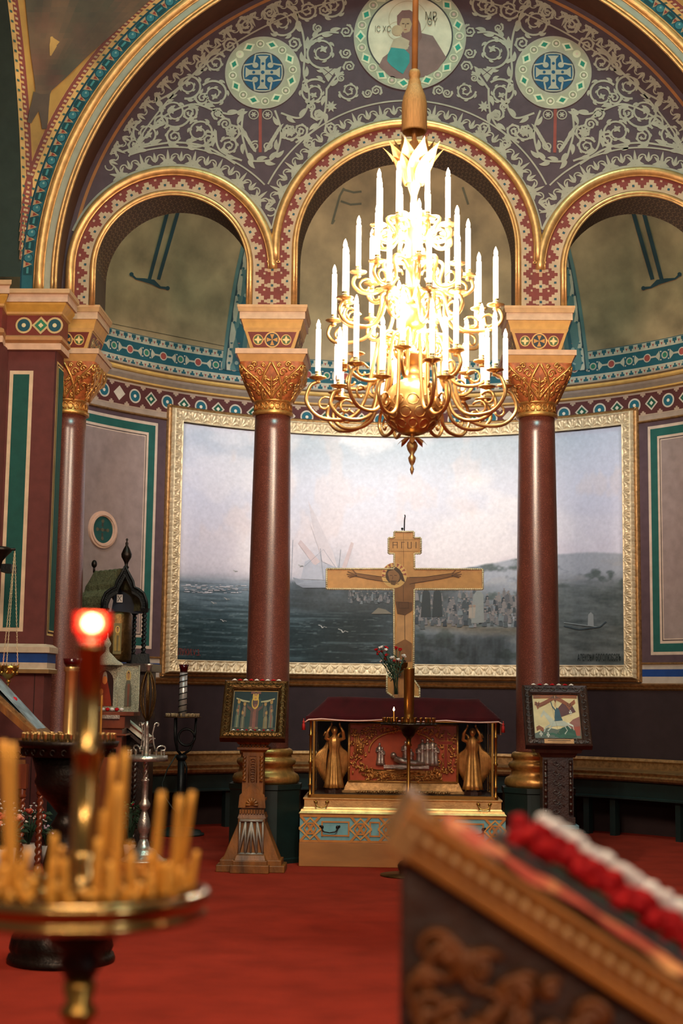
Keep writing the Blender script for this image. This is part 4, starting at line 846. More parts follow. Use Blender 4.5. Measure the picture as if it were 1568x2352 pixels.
for k_ in range(8): candle_arm(2*pi*(k_+.45)/8, .25, 530, .03, 520, .10, .03)
for py_, e_ in ((395, 170), (470, 220), (590, 280), (720, 260), (800, 110)):
    for q_ in range(2): light('chandelier_glow', 'POINT', (.13*cos(q_*pi+py_), YH+.13*sin(q_*pi+py_), zc_(py_)), e_/2, (1.0, .84, .66), .06)
# ================================================================== VELVET-COVERED SHRINE
SX0, SX1, SY = P(687, 1900, 13.3).x, P(1162, 1900, 13.3).x, 13.3; SXC = (SX0+SX1)/2; SW = SX1-SX0; DP = .85
zs = lambda y: P(925, y, SY).z
shr = thing('reliquary_shrine', 'gilded glass-sided shrine on a blue and orange chest under a dark red velvet cover', 'shrine', (SXC, SY+DP/2, 0))
yf = -DP/2
b = MB(); b.box((0, 0, zs(1938)/2), (SW, DP, zs(1938))); obj('chest_base', b, 'wood_orange', shr, .006)
b = MB(); zA, zB = zs(1938), zs(1874); b.box((0, .004, (zA+zB)/2), (SW-.008, DP, zB-zA), '#6d9aa0'); a = Art(b, lambda u, v, o: (u, yf+.002-o*2.2, v))
OR = '#b3733a'
a.rect(-SW/2+.004, zA, SW/2-.004, zA+.022, OR, 1); a.rect(-SW/2+.004, zB-.022, SW/2-.004, zB, OR, 1)
for k in (-1, 1):
    zm = (zA+zB)/2; h_ = (zB-zA)/2
    for cx in (SW/2-.10, .38, .12):
        for d in (-1, 1):
            a.rib([(k*(cx-.09), zm-d*h_*.9), (k*(cx-.03), zm-d*h_*.35), (k*(cx+.03), zm+d*h_*.35), (k*(cx+.09), zm+d*h_*.9)], .022, OR, 1.5)
            a.rib([(k*(cx-.10), zm), (k*cx, zm+d*h_*.75), (k*(cx+.10), zm)], .018, '#c28a4c', 2)
        a.ring((k*cx, zm), .045, .062, OR, 2.3, 0, 2*pi, 6)
    for u0, u1 in ((.48, SW/2-.2), (.2, .30)): a.frame(min(k*u0, k*u1), zm-h_*.55, max(k*u0, k*u1), zm+h_*.55, .014, OR, 1.6)
obj('ornament_band', b, 'painted_panel', shr)
def bail(x, z, y, w_, col='bronze_black', par=shr):
    b = MB(); pts = [(x-w_, y-.012, z+.02), (x-w_*.95, y-.02, z-.005), (x-w_*.7, y-.03, z-.02), (x, y-.034, z-.028), (x+w_*.7, y-.03, z-.02), (x+w_*.95, y-.02, z-.005), (x+w_, y-.012, z+.02)]
    b.tube(pts, .006, 6)
    for s_ in (-1, 1): b.ball((x+s_*w_, y-.005, z+.02), .016, 8, 6); b.ball((x+s_*w_*1.25, y-.004, z+.028), .010, 8, 6)
    obj('handle', b, col, par)
for x in (-.66, .66): bail(x, zs(1905)-.01, yf, .07)
b = MB(); z0, z1 = zs(1874), zs(1836); W2 = SW-.08
prof = [(SW+.0, z0), (SW+.012, z0+.012), (SW-.02, z0+.03), (SW-.03, z0+.045), (SW-.06, z0+.05), (W2, z0+.065), (W2, z1-.02), (W2+.02, z1-.012), (W2+.02, z1), (W2-.02, z1+.006)]
for (w0, h0), (w1, h1) in zip(prof, prof[1:]): b.frus((0, 0, h0), (w0, w0-SW+DP), (w1, w1-SW+DP), h1-h0)
obj('gilt_plinth', b, 'gold_leaf', shr)
for x in (-.74, .74): bail(x, (z0+z1)/2+.015, yf+.035, .05, 'brass')
b = MB(); zc0, zc1 = z1+.006, zs(1652); cw, cd = (P(1140, 1750, SY).x-P(713, 1750, SY).x)/2, DP/2-.05
for x in (-1, 1):
    for y in (-1, 1):
        b.lathe([(.022, 0), (.022, .03), (.012, .04), (.013, .10), (.022, .11), (.012, .12), (.013, .30), (.024, .315), (.012, .33), (.013, .55), (.022, .56), (.013, .57), (.013, zc1-zc0-.03), (.024, zc1-zc0-.02), (.024, zc1-zc0)], 10, (x*cw, y*cd, zc0))
        b.box((x*(cw-.03), y*(cd-.004), (zc0+zc1)/2), (.018, .018, zc1-zc0))
for z in (zc0+.012, zc1-.012): 
    for y in (-1, 1): b.box((0, y*cd, z), (cw*2, .035, .03))
    for x in (-1, 1): b.box((x*cw, 0, z), (.035, cd*2, .03))
obj('case_frame', b, 'brass', shr)
b = MB()
for x, y, dx, dy in ((0, -cd+.004, cw*2-.06, .004), (-cw+.004, 0, .004, cd*2-.04), (cw-.004, 0, .004, cd*2-.04)): b.box((x, y, (zc0+zc1)/2), (dx, dy, zc1-zc0-.05))
obj('glass_pane', b, 'clear_glass', shr)
b = MB(); b.box((0, cd-.02, (zc0+zc1)/2), (cw*2-.05, .02, zc1-zc0-.03), '#1a1512'); b.box((0, 0, zc0+.02), (cw*2-.06, cd*2-.04, .02), '#2a1f18'); obj('case_interior', b, 'painted_panel', shr)
# raised relief panel inside: a gathering around a resting figure, leaves all round
px0, px1 = P(800, 1750, SY+.12).x-SXC, P(1052, 1750, SY+.12).x-SXC; pz0, pz1 = zs(1800), zs(1665); ry = yf+.26
b = MB(); b.box(((px0+px1)/2, ry+.02, (pz0+pz1)/2), (px1-px0, .03, pz1-pz0), '#a8492a'); obj('relief_ground', b, 'painted_panel', shr)
b = MB(); rr = random.Random(11); cxr, czr = (px0+px1)/2, (pz0+pz1)/2; hw, hh = (px1-px0)/2, (pz1-pz0)/2
for f0 in ((px0, pz0, px1, pz0), (px0, pz1, px1, pz1), (px0, pz0, px0, pz1), (px1, pz0, px1, pz1)): b.tube([(f0[0], ry-.005, f0[1]), (f0[2], ry-.005, f0[3])], .012, 6)
for k_ in range(520):                                         # foliage border
    t = rr.uniform(0, 2*pi); rx, rz = rr.uniform(.62, 1.05), rr.uniform(.66, 1.05); x, z = cxr+hw*rx*cos(t)*1.15, czr+hh*rz*sin(t)*1.15
    if abs(x-cxr) > hw*.97 or abs(z-czr) > hh*.95: continue
    an_ = rr.uniform(0, 6.28); b.tube([(x+.03*(i/5)*cos(an_+i*.35), ry-.006-.008*sin(i*.6), z+.03*(i/5)*sin(an_+i*.35)) for i in range(6)], [.004, .007, .008, .007, .005, .002], 5)
for k_ in range(70):
    t = pi*k_/69; b.ball((cxr+.6*hw*cos(t)*1.05, ry-.008, czr+hh*.05+hh*.72*sin(t)), .010, 6, 5)
for k_ in range(60): b.tube([(cxr-hw*.8+rr.uniform(0, 1.6*hw), ry-.006, pz0+rr.uniform(.01, .12)) for _ in range(2)], .005, 5)
for k_ in range(8): x = px0+.05+k_*.012; b.tube([(x, ry-.005, czr-.02), (x+.01*sin(k_), ry-.01, czr+.18-.01*k_)], .005, 5)
obj('relief_foliage', b, 'gilt_ornament', shr)
b = MB()
def robed(bm, x, y, z, h, lean=0, w_=.33):                    # small standing figure in relief
    n_ = 14
    bm.lathe([(h*w_*.5, 0), (h*w_*.48, h*.1), (h*w_*.36, h*.4), (h*w_*.34, h*.55), (h*w_*.42, h*.74), (h*w_*.34, h*.82), (h*.05, h*.86), (h*.045, h*.89)], n_, (x, y, z), twist=lambda a_, r, zz: r*(1+.12*cos(7*a_))); bm.ball((x, y-.003, z+h*.935), h*.075, 10, 8, (.85, .9, 1.1))
    for s_ in (-1, 1): bm.tube([(x+s_*h*.13, y, z+h*.76), (x+s_*h*.15, y-h*.08, z+h*.6), (x+s_*h*.02, y-h*.14, z+h*.62)], [h*.045, h*.04, h*.025], 6)
for dx, hh_ in ((-.21, .20), (-.185, .16), (.17, .24), (.215, .245), (.26, .25), (.14, .19), (.02, .22), (.07, .15), (.29, .2)): robed(b, cxr+dx*1.05, ry+.0, czr-.11, hh_)
b.tube([(cxr-.08, ry-.02, czr-.05), (cxr, ry-.03, czr-.075), (cxr+.1, ry-.03, czr-.09), (cxr+.2, ry-.02, czr-.095)], [.03, .035, .03, .02], 10); b.ball((cxr-.09, ry-.03, czr-.02), .03, 10, 8)
b.box((cxr+.03, ry-.01, czr-.125), (.42, .03, .03)); b.lathe([(.06, 0), (.075, .01), (.05, .02)], 16, (cxr-.02, ry, czr-.15))
obj('relief_figures', b, 'silver', shr)
b = MB(); x = px1-.11; b.box((x, ry-.012, czr+.04), (.028, .02, .34), '#8c2f1c'); b.box((x, ry-.014, czr+.10), (.13, .02, .028), '#8c2f1c'); b.box((x, ry-.014, czr+.165), (.06, .02, .02), '#8c2f1c')
for s_ in (-1, 1): b.tube([(x+s_*.017, ry-.02, czr-.12), (x+s_*.017, ry-.02, czr+.21)], .003, 5, '#c0803c'); b.tube([(x-.067, ry-.02, czr+.10+s_*.017), (x+.067, ry-.02, czr+.10+s_*.017)], .003, 5, '#c0803c')
obj('relief_cross', b, 'painted_panel', shr)
b = MB(); b.frus((cxr, ry+.02, zc0+.03), (px1-px0+.12, .10), (px1-px0+.02, .05), pz0-zc0-.03); b.box((cxr, ry+.0, zc0+.045), (px1-px0+.2, .18, .02))
for k_ in range(46): b.ball((cxr-.42+.84*k_/45+rr.uniform(-.01, .01), ry-.15+rr.uniform(-.02, .02), zc0+.045+rr.uniform(0, .012)), .013, 6, 5)
obj('relief_base', b, 'gold_old', shr)
# velvet cover
b = MB(); tw, td = .70, .27; zt, ze = zs(1603), zs(1648); ew, ed = cw+.045, cd+.045
def cov(s, t):
    x = (s*2-1); y = (t*2-1); m = max(abs(x), abs(y)); e = max(0, (m-.70)/.30)
    X_ = np.interp(abs(x), [0, .7, 1], [0, tw, ew])*(1 if x > 0 else -1); Y_ = np.interp(abs(y), [0, .7, 1], [0, td, ed])*(1 if y > 0 else -1)
    return (X_, Y_, zt-(zt-ze)*e**.9+.004*sin(x*9)*(1-e)-.006*(m > .98)*abs(sin(x*14)))
b.grid(cov, 60, 40)
per = [(x, -1) for x in np.linspace(-1, 1, 61)]+[(1, y) for y in np.linspace(-1, 1, 31)][1:]+[(x, 1) for x in np.linspace(1, -1, 61)][1:]+[(-1, y) for y in np.linspace(1, -1, 31)][1:]
drop = lambda x, y: (.022+.014*abs(sin(x*5+1))+(.10 if x > .97 and y > -.75 else 0)+(.02 if abs(x) > .97 else 0))
vs_c = []
for x, y in per: vs_c += [(x*ew, y*ed, ze+.002), (x*(ew+.004), y*(ed+.005), ze-drop(x, y))]
b.add(vs_c, [(2*i, 2*i+1, 2*i+3, 2*i+2) for i in range(len(per)-1)], None, True)
cvr = obj('velvet_cover', b, 'velvet', None); cvr.location = shr.location; tag(cvr, 'dark red velvet cover with a pale cord edge draped over the glass shrine', 'cover')
b = MB(); b.tube([(x*(ew+.006), y*(ed+.008), ze-drop(x, y)) for x, y in per], .007, 6); obj('cord_edging', b, 'cord_pink', cvr)
for sx in (-1, 1):
    b = MB(); x, y = sx*(ew+.02), -ed-.005; z = ze-.05; b.tube([(x, y, z+.03), (x, y, z)], .003, 5); b.lathe([(.016, -.075), (.012, -.02), (.006, -.01), (.012, 0), (.004, .012)], 12, (x, y, z), twist=lambda a_, r, zz: r*(1+.1*cos(8*a_))); obj('tassel', b, 'silk_red', cvr)
# winged statues in the case
def angel(x, k, label):
    t = thing('angel_statue', label, 'statue', (SXC+x, SY+yf+.5*DP+.17+.0, zc0+.03), group='gilded statues in the shrine')
    b = MB(); b.lathe([(.085, 0), (.085, .03), (.07, .035), (.07, .05)], 8, smooth=False); obj('pedestal', b, 'wood_dark', t)
    b = MB(); fold = lambda a_, r, z: r*(1+(.13*cos(9*a_+z*2)+.05*cos(17*a_))*(1 if z < .42 else .3)); h = .60
    b.lathe([(.088, .05), (.078, .09), (.062, .22), (.052, .32), (.042, .385), (.05, .42), (.056, .47), (.05, .50), (.024, .52), (.018, .535)], 40, twist=fold); b.ball((0, -.004, .567), .032, 14, 10, (.86, .95, 1.15))
    b.ball((0, .008, .578), .034, 12, 8, (.95, .9, 1)); b.ball((0, -.034, .562), .006, 6, 5)
    for s_ in (-1, 1):
        b.tube([(s_*.048, 0, .485), (s_*.085, -.02, .50), (s_*.075, -.045, .56), (s_*.04, -.05, .62)], [.02, .017, .013, .009], 8); b.ball((s_*.038, -.05, .63), .013, 8, 6, (.7, .6, 1.3))
    obj('robed_figure', b, 'gilt_ornament', t)
    for s_ in (-1, 1):
        b = MB()
        for f in range(9): b.tube([(s_*(.035+(.035+.012*f)*sin(pi*.62*i/6)), .055+.002*f, .53-.05*f*.3+.03*sin(i*.6)-.44*(i/6)*(1.0-f*.075)) for i in range(7)], [.008, .013, .014, .013, .011, .008, .003], 5)
        b.tube([(s_*.03, .055, .44), (s_*.05, .055, .53), (s_*.075, .055, .555), (s_*.09, .055, .52)], [.01, .016, .014, .006], 6); obj('wing', b, 'gilt_ornament', t)
    return t
XA = P(768, 1740, SY+.3).x-SXC; XB = P(1083, 1740, SY+.3).x-SXC
angel(XA, 1, 'gilded winged statue with raised hands, at the case end nearer the dark icon stand').rotation_euler = (0, 0, .25); angel(XB, -1, 'gilded winged statue with raised hands, at the case end nearer the horseman icon').rotation_euler = (0, 0, -.25)
# ================================================================== CROSS behind the shrine
CY = 14.35
cp = lambda x, y: P(x, y, CY); cx0 = cp(928, 1400).x; zb0 = cp(928, 1960).z
crs = thing('wooden_cross', 'tall golden wooden cross with a painted crucified figure standing behind the velvet-covered shrine', 'cross', (cx0, CY, 0))
mpx = lambda u, v, o: (cp(u, v).x-cx0, -.02-o, cp(u, v).z)
T_ = lambda pts: [(cp(*p).x-cx0, cp(*p).z) for p in pts]
outl = [(905, 1222), (950, 1222), (950, 1236), (966, 1236), (966, 1272), (951, 1272), (951, 1307), (1108, 1308), (1108, 1354), (951, 1354), (949, 1560), (963, 1580), (963, 1602), (949, 1600), (949, 1650), (905, 1650), (905, 1602), (888, 1590), (888, 1550), (905, 1562), (904, 1354), (750, 1353), (750, 1307), (905, 1307), (905, 1272), (892, 1272), (892, 1236), (905, 1236)]
b = MB(); b.slab(T_(outl), -.02, .02, lambda u, v, o: (u, -o, v)); b.box((0, 0, cp(928, 1650).z/2), (.16, .04, cp(928, 1650).z)); b.box((0, 0, .03), (.5, .24, .06)); obj('cross_board', b, 'cross_wood', crs)
b = MB(); ol = outl+[outl[0]]
for p, q_ in zip(ol, ol[1:]):
    P0, P1 = Vector(mpx(*p, .004)), Vector(mpx(*q_, .004)); L = (P1-P0).length; n_ = max(1, int(L/.02))
    b.tube([P0, P1], .009, 6)
    for i in range(n_): b.ball(P0+(P1-P0)*(i+.5)/n_, .0115, 6, 4)
obj('gilt_border', b, 'gold_pale', crs)
b = MB(); a = Art(b, mpx); BR, B2_, B3 = '#7d5432', '#5c3b24', '#3f281a'
a.e = .0022
for k in (1, -1):
    X = lambda x: 928+k*(x-928)
    a.rib([(X(940), 1334), (X(975), 1331), (X(1010), 1326), (X(1040), 1321)], [17, 11, 10, 6], BR, 2)
    a.rib([(X(940), 1342), (X(975), 1336), (X(1012), 1330), (X(1040), 1324)], 1.2, B3, 3); a.rib([(X(940), 1327), (X(975), 1326), (X(1010), 1321), (X(1040), 1317)], 1.2, B3, 3)
    for dx, dy in ((22, -8), (24, -2), (22, 3), (12, -14), (18, 6)): a.rib([(X(1036), 1321), (X(1036+dx), 1321+dy)], [4, 1.5], BR, 2); a.rib([(X(1036), 1323), (X(1036+dx), 1322+dy)], .7, B3, 3)
a.poly([(905, 1326), (951, 1326), (953, 1345), (948, 1375), (947, 1402), (930, 1414), (912, 1410), (907, 1380), (906, 1350)], BR, 2.5)
a.poly([(908, 1382), (947, 1384), (947, 1402), (930, 1414), (912, 1410)], B2_, 3)
a.rib([(926, 1345), (926, 1382)], 1, B3, 4); a.frame(915, 1383, 938, 1398, 1, B3, 4)
a.poly([(912, 1414), (945, 1408), (944, 1470), (940, 1520), (915, 1520), (910, 1470)], '#b98a5c', 2.2); a.rib([(929, 1414), (930, 1520)], 1.2, B3, 3)
a.poly([(908, 1480), (930, 1468), (946, 1478), (945, 1520), (908, 1520)], BR, 3)
a.ring((905, 1322), 17, 29, '#c9a062', 2.6, pi*.0, pi*2, 30); 
for k_ in range(9): an_ = pi+k_*.38; a.poly([(905+18*cos(an_), 1322+18*sin(an_)), (905+28*cos(an_-.12), 1322+28*sin(an_-.12)), (905+28*cos(an_+.12), 1322+28*sin(an_+.12))], '#8f4a38', 2.8)
a.disc((904, 1322), 19, '#4c3626', 3, 24); a.poly([(890, 1318), (895, 1308), (908, 1307), (918, 1316), (917, 1330), (908, 1344), (896, 1340)], '#86603f', 3.6)
a.poly([(886, 1316), (892, 1304), (910, 1303), (924, 1318), (930, 1338), (922, 1334), (915, 1318), (905, 1309), (893, 1312)], '#3a281c', 4)
for x in (898, 908): a.rib([(x-3, 1322), (x+3, 1322.5)], 1.3, B3, 4.5)
a.rib([(902, 1324), (901, 1331)], 1, B3, 4.5); a.rib([(898, 1335), (906, 1336)], 1.2, B3, 4.5); a.poly([(895, 1334), (911, 1334), (906, 1345), (898, 1343)], '#5c4028', 3.8)
for x in (902, 912, 922, 936, 944, 955): a.rib([(x, 1245), (x, 1260)], 1.8, B2_, 2)
for x0, x1, y in ((902, 912, 1246), (902, 912, 1252), (922, 929, 1246), (936, 944, 1260)): a.rib([(x0, y), (x1, y)], 1.2, B2_, 2)
a.frame(897, 1240, 961, 1267, .9, '#8c6238', 1.5); a.rib([(926, 1224), (927, 1345)], .8, '#6b4628', 2)
obj('painted_corpus', b, 'painted_panel', crs)
b = MB(); P1 = cp(928, 1222); b.tube([(P1.x-cx0, 0, P1.z), (P1.x-cx0+.002, .01, P1.z+.12), (P1.x-cx0+.008, -.02, P1.z+.16), (P1.x-cx0+.004, -.05, P1.z+.165)], .006, 6); b.ball((P1.x-cx0-.02, -.02, P1.z+.03), .013, 8, 6); b.tube([(P1.x-cx0-.02, 0, P1.z), (P1.x-cx0-.02, -.02, P1.z+.03)], .004, 5)
obj('hanging_hook', b, 'black_iron', crs)
# oil lamp bracketed to the cross
q_ = P(920, 1530, CY-.14); t = thing('oil_lamp', 'small brass bowl lamp with a dark glass held before the foot of the cross', 'lamp', (q_.x, CY-.14, q_.z))
b = MB(); b.lathe([(.0, -.06), (.02, -.055), (.05, -.03), (.068, 0), (.07, .03), (.074, .034), (.066, .036), (.06, 0)], 24); b.tube([(.0, .05, .0), (0, .12, .0)], .006, 6); obj('lamp_bowl', b, 'brass', t)
b = MB(); b.lathe([(.03, .0), (.05, .03), (.055, .06), (.05, .06), (.04, .02)], 20); obj('oil_glass', b, 'red_glass_dark', t)
# vase of carnations on the cover
q_ = P(914, 1600, 13.75); t = thing('flower_vase', 'glass vase of red and white carnations at the foot of the golden cross', 'vase', (q_.x-.02, 13.6, zt+.002))
b = MB(); b.lathe([(.03, 0), (.032, .01), (.028, .1), (.04, .24), (.038, .24), (.026, .1), (.028, .012)], 20); obj('vase', b, 'clear_glass', t)
rr = random.Random(5); b = MB(); heads = []
for k_ in range(20):
    px, py = rr.uniform(862, 930), rr.uniform(1486, 1530); e = P(px, py, 13.6); e = Vector((e.x-t.location.x, rr.uniform(-.07, .07), e.z-t.location.z)); heads.append(e)
    b.tube([(rr.uniform(-.015, .015), rr.uniform(-.015, .015), .03), (e.x*.25, e.y*.3, e.z*.55), e], .0035, 5)
    for j_ in range(3): s_ = rr.uniform(.4, .9); c = Vector((e.x*s_*.8, e.y*s_, e.z*s_)); b.tube([c, c+Vector((rr.uniform(-.05, .05), rr.uniform(-.03, .03), .04))], [.006, .001], 4)
obj('stems', b, 'leaf_green', t)
for k_, e in enumerate(heads):
    b = MB(); c = '#d9cfc8' if k_ % 2 else '#a81a1e'
    for j_ in range(7): b.ball((e.x+rr.uniform(-.01, .01), e.y+rr.uniform(-.01, .01), e.z+rr.uniform(-.006, .012)), rr.uniform(.009, .014), 6, 4, (1, 1, .7), c)
    obj('carnation', b, 'petal', t)
# ================================================================== ICON STANDS
def pxm(Y, x0, x1, y=1700): return P(x1, y, Y).x-P(x0, y, Y).x
def twist_col(b, x, y, z0, z1, r, turns, n=60, amp=.35):      # twisted turned post
    b.lathe([(r*.75, z0+(z1-z0)*i/n) for i in range(n+1)], 12, (x, y, 0), twist=lambda a_, rr, z: rr*(1+amp*cos(2*(a_-2*pi*turns*(z-z0)/(z1-z0)))))
def icon_frame(t, w_, h_, fw, tilt, z, ym, frame_mat, paint, carve=True, name='icon'):
    # inclined framed panel: its own local x right, v up the slope, o outwards
    M = Matrix.Translation((0, ym, z)) @ Matrix.Rotation(-tilt, 4, 'X')
    b = MB(); b.M = M
    prof = [(0, 0), (0, .05), (.012, .062), (fw*.35, .05), (fw*.6, .058), (fw*.85, .045), (fw, .03), (fw, .012)]
    for (o0, h0), (o1, h1) in zip(prof, prof[1:]):
        c0_ = [(-w_/2+o0, o0), (w_/2-o0, o0), (w_/2-o0, h_-o0), (-w_/2+o0, h_-o0)]; c1_ = [(-w_/2+o1, o1), (w_/2-o1, o1), (w_/2-o1, h_-o1), (-w_/2+o1, h_-o1)]
        b.add([(x, -h0, y) for x, y in c0_]+[(x, -h1, y) for x, y in c1_], [(i, (i+1) % 4, 4+(i+1) % 4, 4+i) for i in range(4)])
    b.box((0, .004, h_/2), (w_, .02, h_))
    if carve:
        per = [((-w_/2+fw*.5)+(w_-fw)*i/9, fw*.5) for i in range(10)]+[((-w_/2+fw*.5)+(w_-fw)*i/9, h_-fw*.5) for i in range(10)]+[(sx*(w_/2-fw*.5), fw*.5+(h_-fw)*i/8) for i in range(1, 8) for sx in (-1, 1)]
        for k_, (x, y) in enumerate(per):
            d = 1 if k_ % 2 else -1; r = fw*.33; b.tube([(x+r*(1-.07*i)*cos(i*.6*d), -.056, y+r*(1-.07*i)*sin(i*.6*d)) for i in range(12)], .0045, 5)
    for x0, z0_, x1, z1_ in ((-1, 0, 1, 0), (-1, 1, 1, 1), (-1, 0, -1, 1), (1, 0, 1, 1)):
        X0, Z0_, X1, Z1_ = x0*(w_/2-fw*.97), fw*.97+z0_*(h_-2*fw*.97), x1*(w_/2-fw*.97), fw*.97+z1_*(h_-2*fw*.97); L = hypot(X1-X0, Z1_-Z0_); n_ = int(L/.012)
        for i in range(n_+1): b.ball((X0+(X1-X0)*i/n_, -.036, Z0_+(Z1_-Z0_)*i/n_), .0045, 5, 4)
    fr_ = obj('frame', b, frame_mat, t)
    b = MB(); b.M = M; W_, H_ = w_/2-fw, h_-2*fw
    a = Art(b, lambda u, v, o: (u*W_, -.016-o*.6, fw+v*H_)); paint(a); obj('icon_panel', b, 'painted_panel', t)
    return M
def saint(a, u, v, s, robe, robe2='#3a2a22', halo='#b08a40', asp=1):
    a.disc((u, v+s*.82), s*.15, halo, 3, 20, asp); a.poly([(u-s*.20*asp, v), (u-s*.19*asp, v+s*.5), (u-s*.10*asp, v+s*.7), (u+s*.10*asp, v+s*.7), (u+s*.19*asp, v+s*.5), (u+s*.2*asp, v)], robe, 3.5)
    a.poly([(u-s*.04*asp, v), (u-s*.05*asp, v+s*.6), (u+s*.09*asp, v+s*.6), (u+s*.05*asp, v)], robe2, 4); a.disc((u, v+s*.81), s*.085, '#8a6038', 4.5, 14, asp*.85); a.disc((u, v+s*.86), s*.075, '#3a2418', 4.4, 12, asp)
def paint_veil(a):
    a.rect(-1, 0, 1, 1, '#0c1110', 0); a.rect(-1, 0, 1, .12, '#2e2a1c', 1); a.frame(-.98, .01, .98, .99, .02, '#8a6a38', 2)
    a.poly([(-.5, .12), (-.42, .62), (-.2, .82), (.2, .82), (.42, .62), (.5, .12)], '#1f2a22', 1.2)
    saint(a, 0, .12, .9, '#4a2c22', '#6a3a2a', '#a8822f', 1.0)
    a.ring((0, .70), .12, .16, '#a8822f', 5)
    for k in (-1, 1): a.rib([(k*.85, .80), (k*.55, .74), (k*.25, .72)], [.03, .05, .03], '#8d825e', 3); a.rib([(k*.12, .52), (k*.32, .60), (k*.34, .68)], [.09, .06, .03], '#4a2c22', 3.7)
    for u, v, s_ in ((-.74, .10, .5), (.74, .10, .5), (-.5, .08, .46), (.5, .08, .46), (-.72, .38, .42), (.72, .38, .42), (-.46, .36, .38), (.46, .36, .38)): saint(a, u, v, s_, R.choice(['#4a4030', '#5c3a2a', '#3f4636', '#54503c', '#6a5430']), R.choice(['#6a6044', '#3a3a30', '#6e3f2c']), '#8f6e30')
    a.rib([(-.22, .94), (.22, .94)], .06, '#5c3024', 3); a.rib([(-.2, .1), (.2, .1)], .05, '#6a5a3a', 3); a.rib([(0, .06), (0, .48)], .14, '#6a3a2c', 4.8)
def paint_rider(a):
    a.rect(-1, 0, 1, 1, '#b9a67c', 0)
    a.poly([(-1, 0), (1, 0), (1, .42), (.5, .30), (0, .22), (-.4, .26), (-1, .12)], '#4d5046', 1); a.poly([(.35, .28), (1, .2), (1, .52), (.7, .45)], '#7a4a40', 1.2); a.poly([(.5, .1), (.95, .08), (.98, .30), (.7, .28)], '#8a3a26', 1.4)
    a.poly([(-.15, .06), (.2, .26), (.45, .30), (.75, .2), (.8, .05), (.45, .02)], '#27402f', 1.8); a.rib([(-.6, .1), (-.2, .12), (.1, .05), (.4, .14), (.72, .1)], [.03, .05, .07, .07, .03], '#2c4a38', 2)
    a.poly([(-.35, .32), (-.2, .42), (.05, .44), (.35, .40), (.5, .34), (.35, .28), (.1, .30), (-.2, .28)], '#98998c', 2.2)
    a.rib([(-.2, .38), (-.42, .52), (-.52, .60)], [.16, .12, .07], '#a3a294', 2.4); a.rib([(-.5, .62), (-.68, .50)], [.10, .05], '#a3a294', 2.5)
    for p in (((-.3, .32), (-.5, .26), (-.58, .16)), ((-.2, .3), (-.42, .18)), ((.3, .32), (.42, .2), (.3, .12)), ((.42, .34), (.58, .24))): a.rib(p, .035, '#98998c', 2.1)
    a.rib([(.45, .36), (.68, .30), (.7, .2)], [.05, .04, .01], '#b5b4a6', 2.1)
    a.poly([(-.1, .40), (-.06, .62), (.04, .72), (.14, .66), (.2, .5), (.26, .42)], '#2b3f4c', 3); a.disc((-.02, .77), .055, '#a8875a', 3.2, 12, .85); a.poly([(.06, .68), (.3, .82), (.7, .78), (.85, .62), (.5, .56), (.2, .5)], '#4e2424', 2.8); a.rib([(-.02, .64), (-.15, .74), (-.2, .86)], .04, '#2b3f4c', 3.3); a.rib([(-.2, .92), (-.1, .5), (.05, .12)], .01, '#6a5a3a', 3.4)
    a.frame(-1, 0, 1, 1, .02, '#6a4a2a', 4)
    def rb(pts):
        a.rib(pts, .085, '#a0552c', 5)
        for d in (-.026, 0, .026): a.rib([(x, y+d) for x, y in pts], .010, '#1c1a18', 6)
    rb([(-.95, .96), (-.3, .97), (-.05, .95)]); rb([(.95, .97), (.4, .98), (.05, .95)]); rb([(-.9, .80), (-.7, .76), (-.45, .82), (-.05, .94)]); rb([(.0, .94), (.3, .86), (.6, .76), (.85, .86)]); rb([(-.06, .97), (0, .84), (.05, .97)]); rb([(-.85, .82), (-.78, .70), (-.7, .82)]); rb([(.5, .78), (.58, .70), (.66, .78)]); rb([(-.9, .22), (-.78, .26), (-.6, .2)])
    for u, v in ((.62, .60), (-.72, .11), (-.42, .09)):
        for q_ in range(4): a.poly([(u, v)]+[(u+.07*cos(q_*pi/2+d), v+.06*sin(q_*pi/2+d)) for d in (-.5, .5)], '#b9b3a6', 5)
def flower_heads(cx, cy, cz, label_fn, pts, grp, r=.018):
    for k_, (x, y, z) in enumerate(pts):
        t = thing('carnation', label_fn(k_), 'flower', (cx+x, cy+y, cz+z), 0, grp); c = '#d6cabf' if k_ % 2 == 0 else '#a5161c'; b = MB(); rr = random.Random(k_)
        for ring_ in range(3):
            for j_ in range(5+ring_): an_ = j_*2*pi/(5+ring_)+ring_*.5; q_ = r*(.2+.33*ring_); b.ball((q_*cos(an_), q_*sin(an_), r*(.7-.2*ring_)+r*.3), r*.42, 6, 4, (1, 1, .6), c)
        obj('petals', b, 'petal', t); b = MB(); b.lathe([(.002, 0), (r*.5, r*.35), (r*.2, r*.5)], 8); b.tube([(0, 0, r*.2), (r*1.3, 0, .003)], .002, 4); obj('calyx', b, 'leaf_green', t)
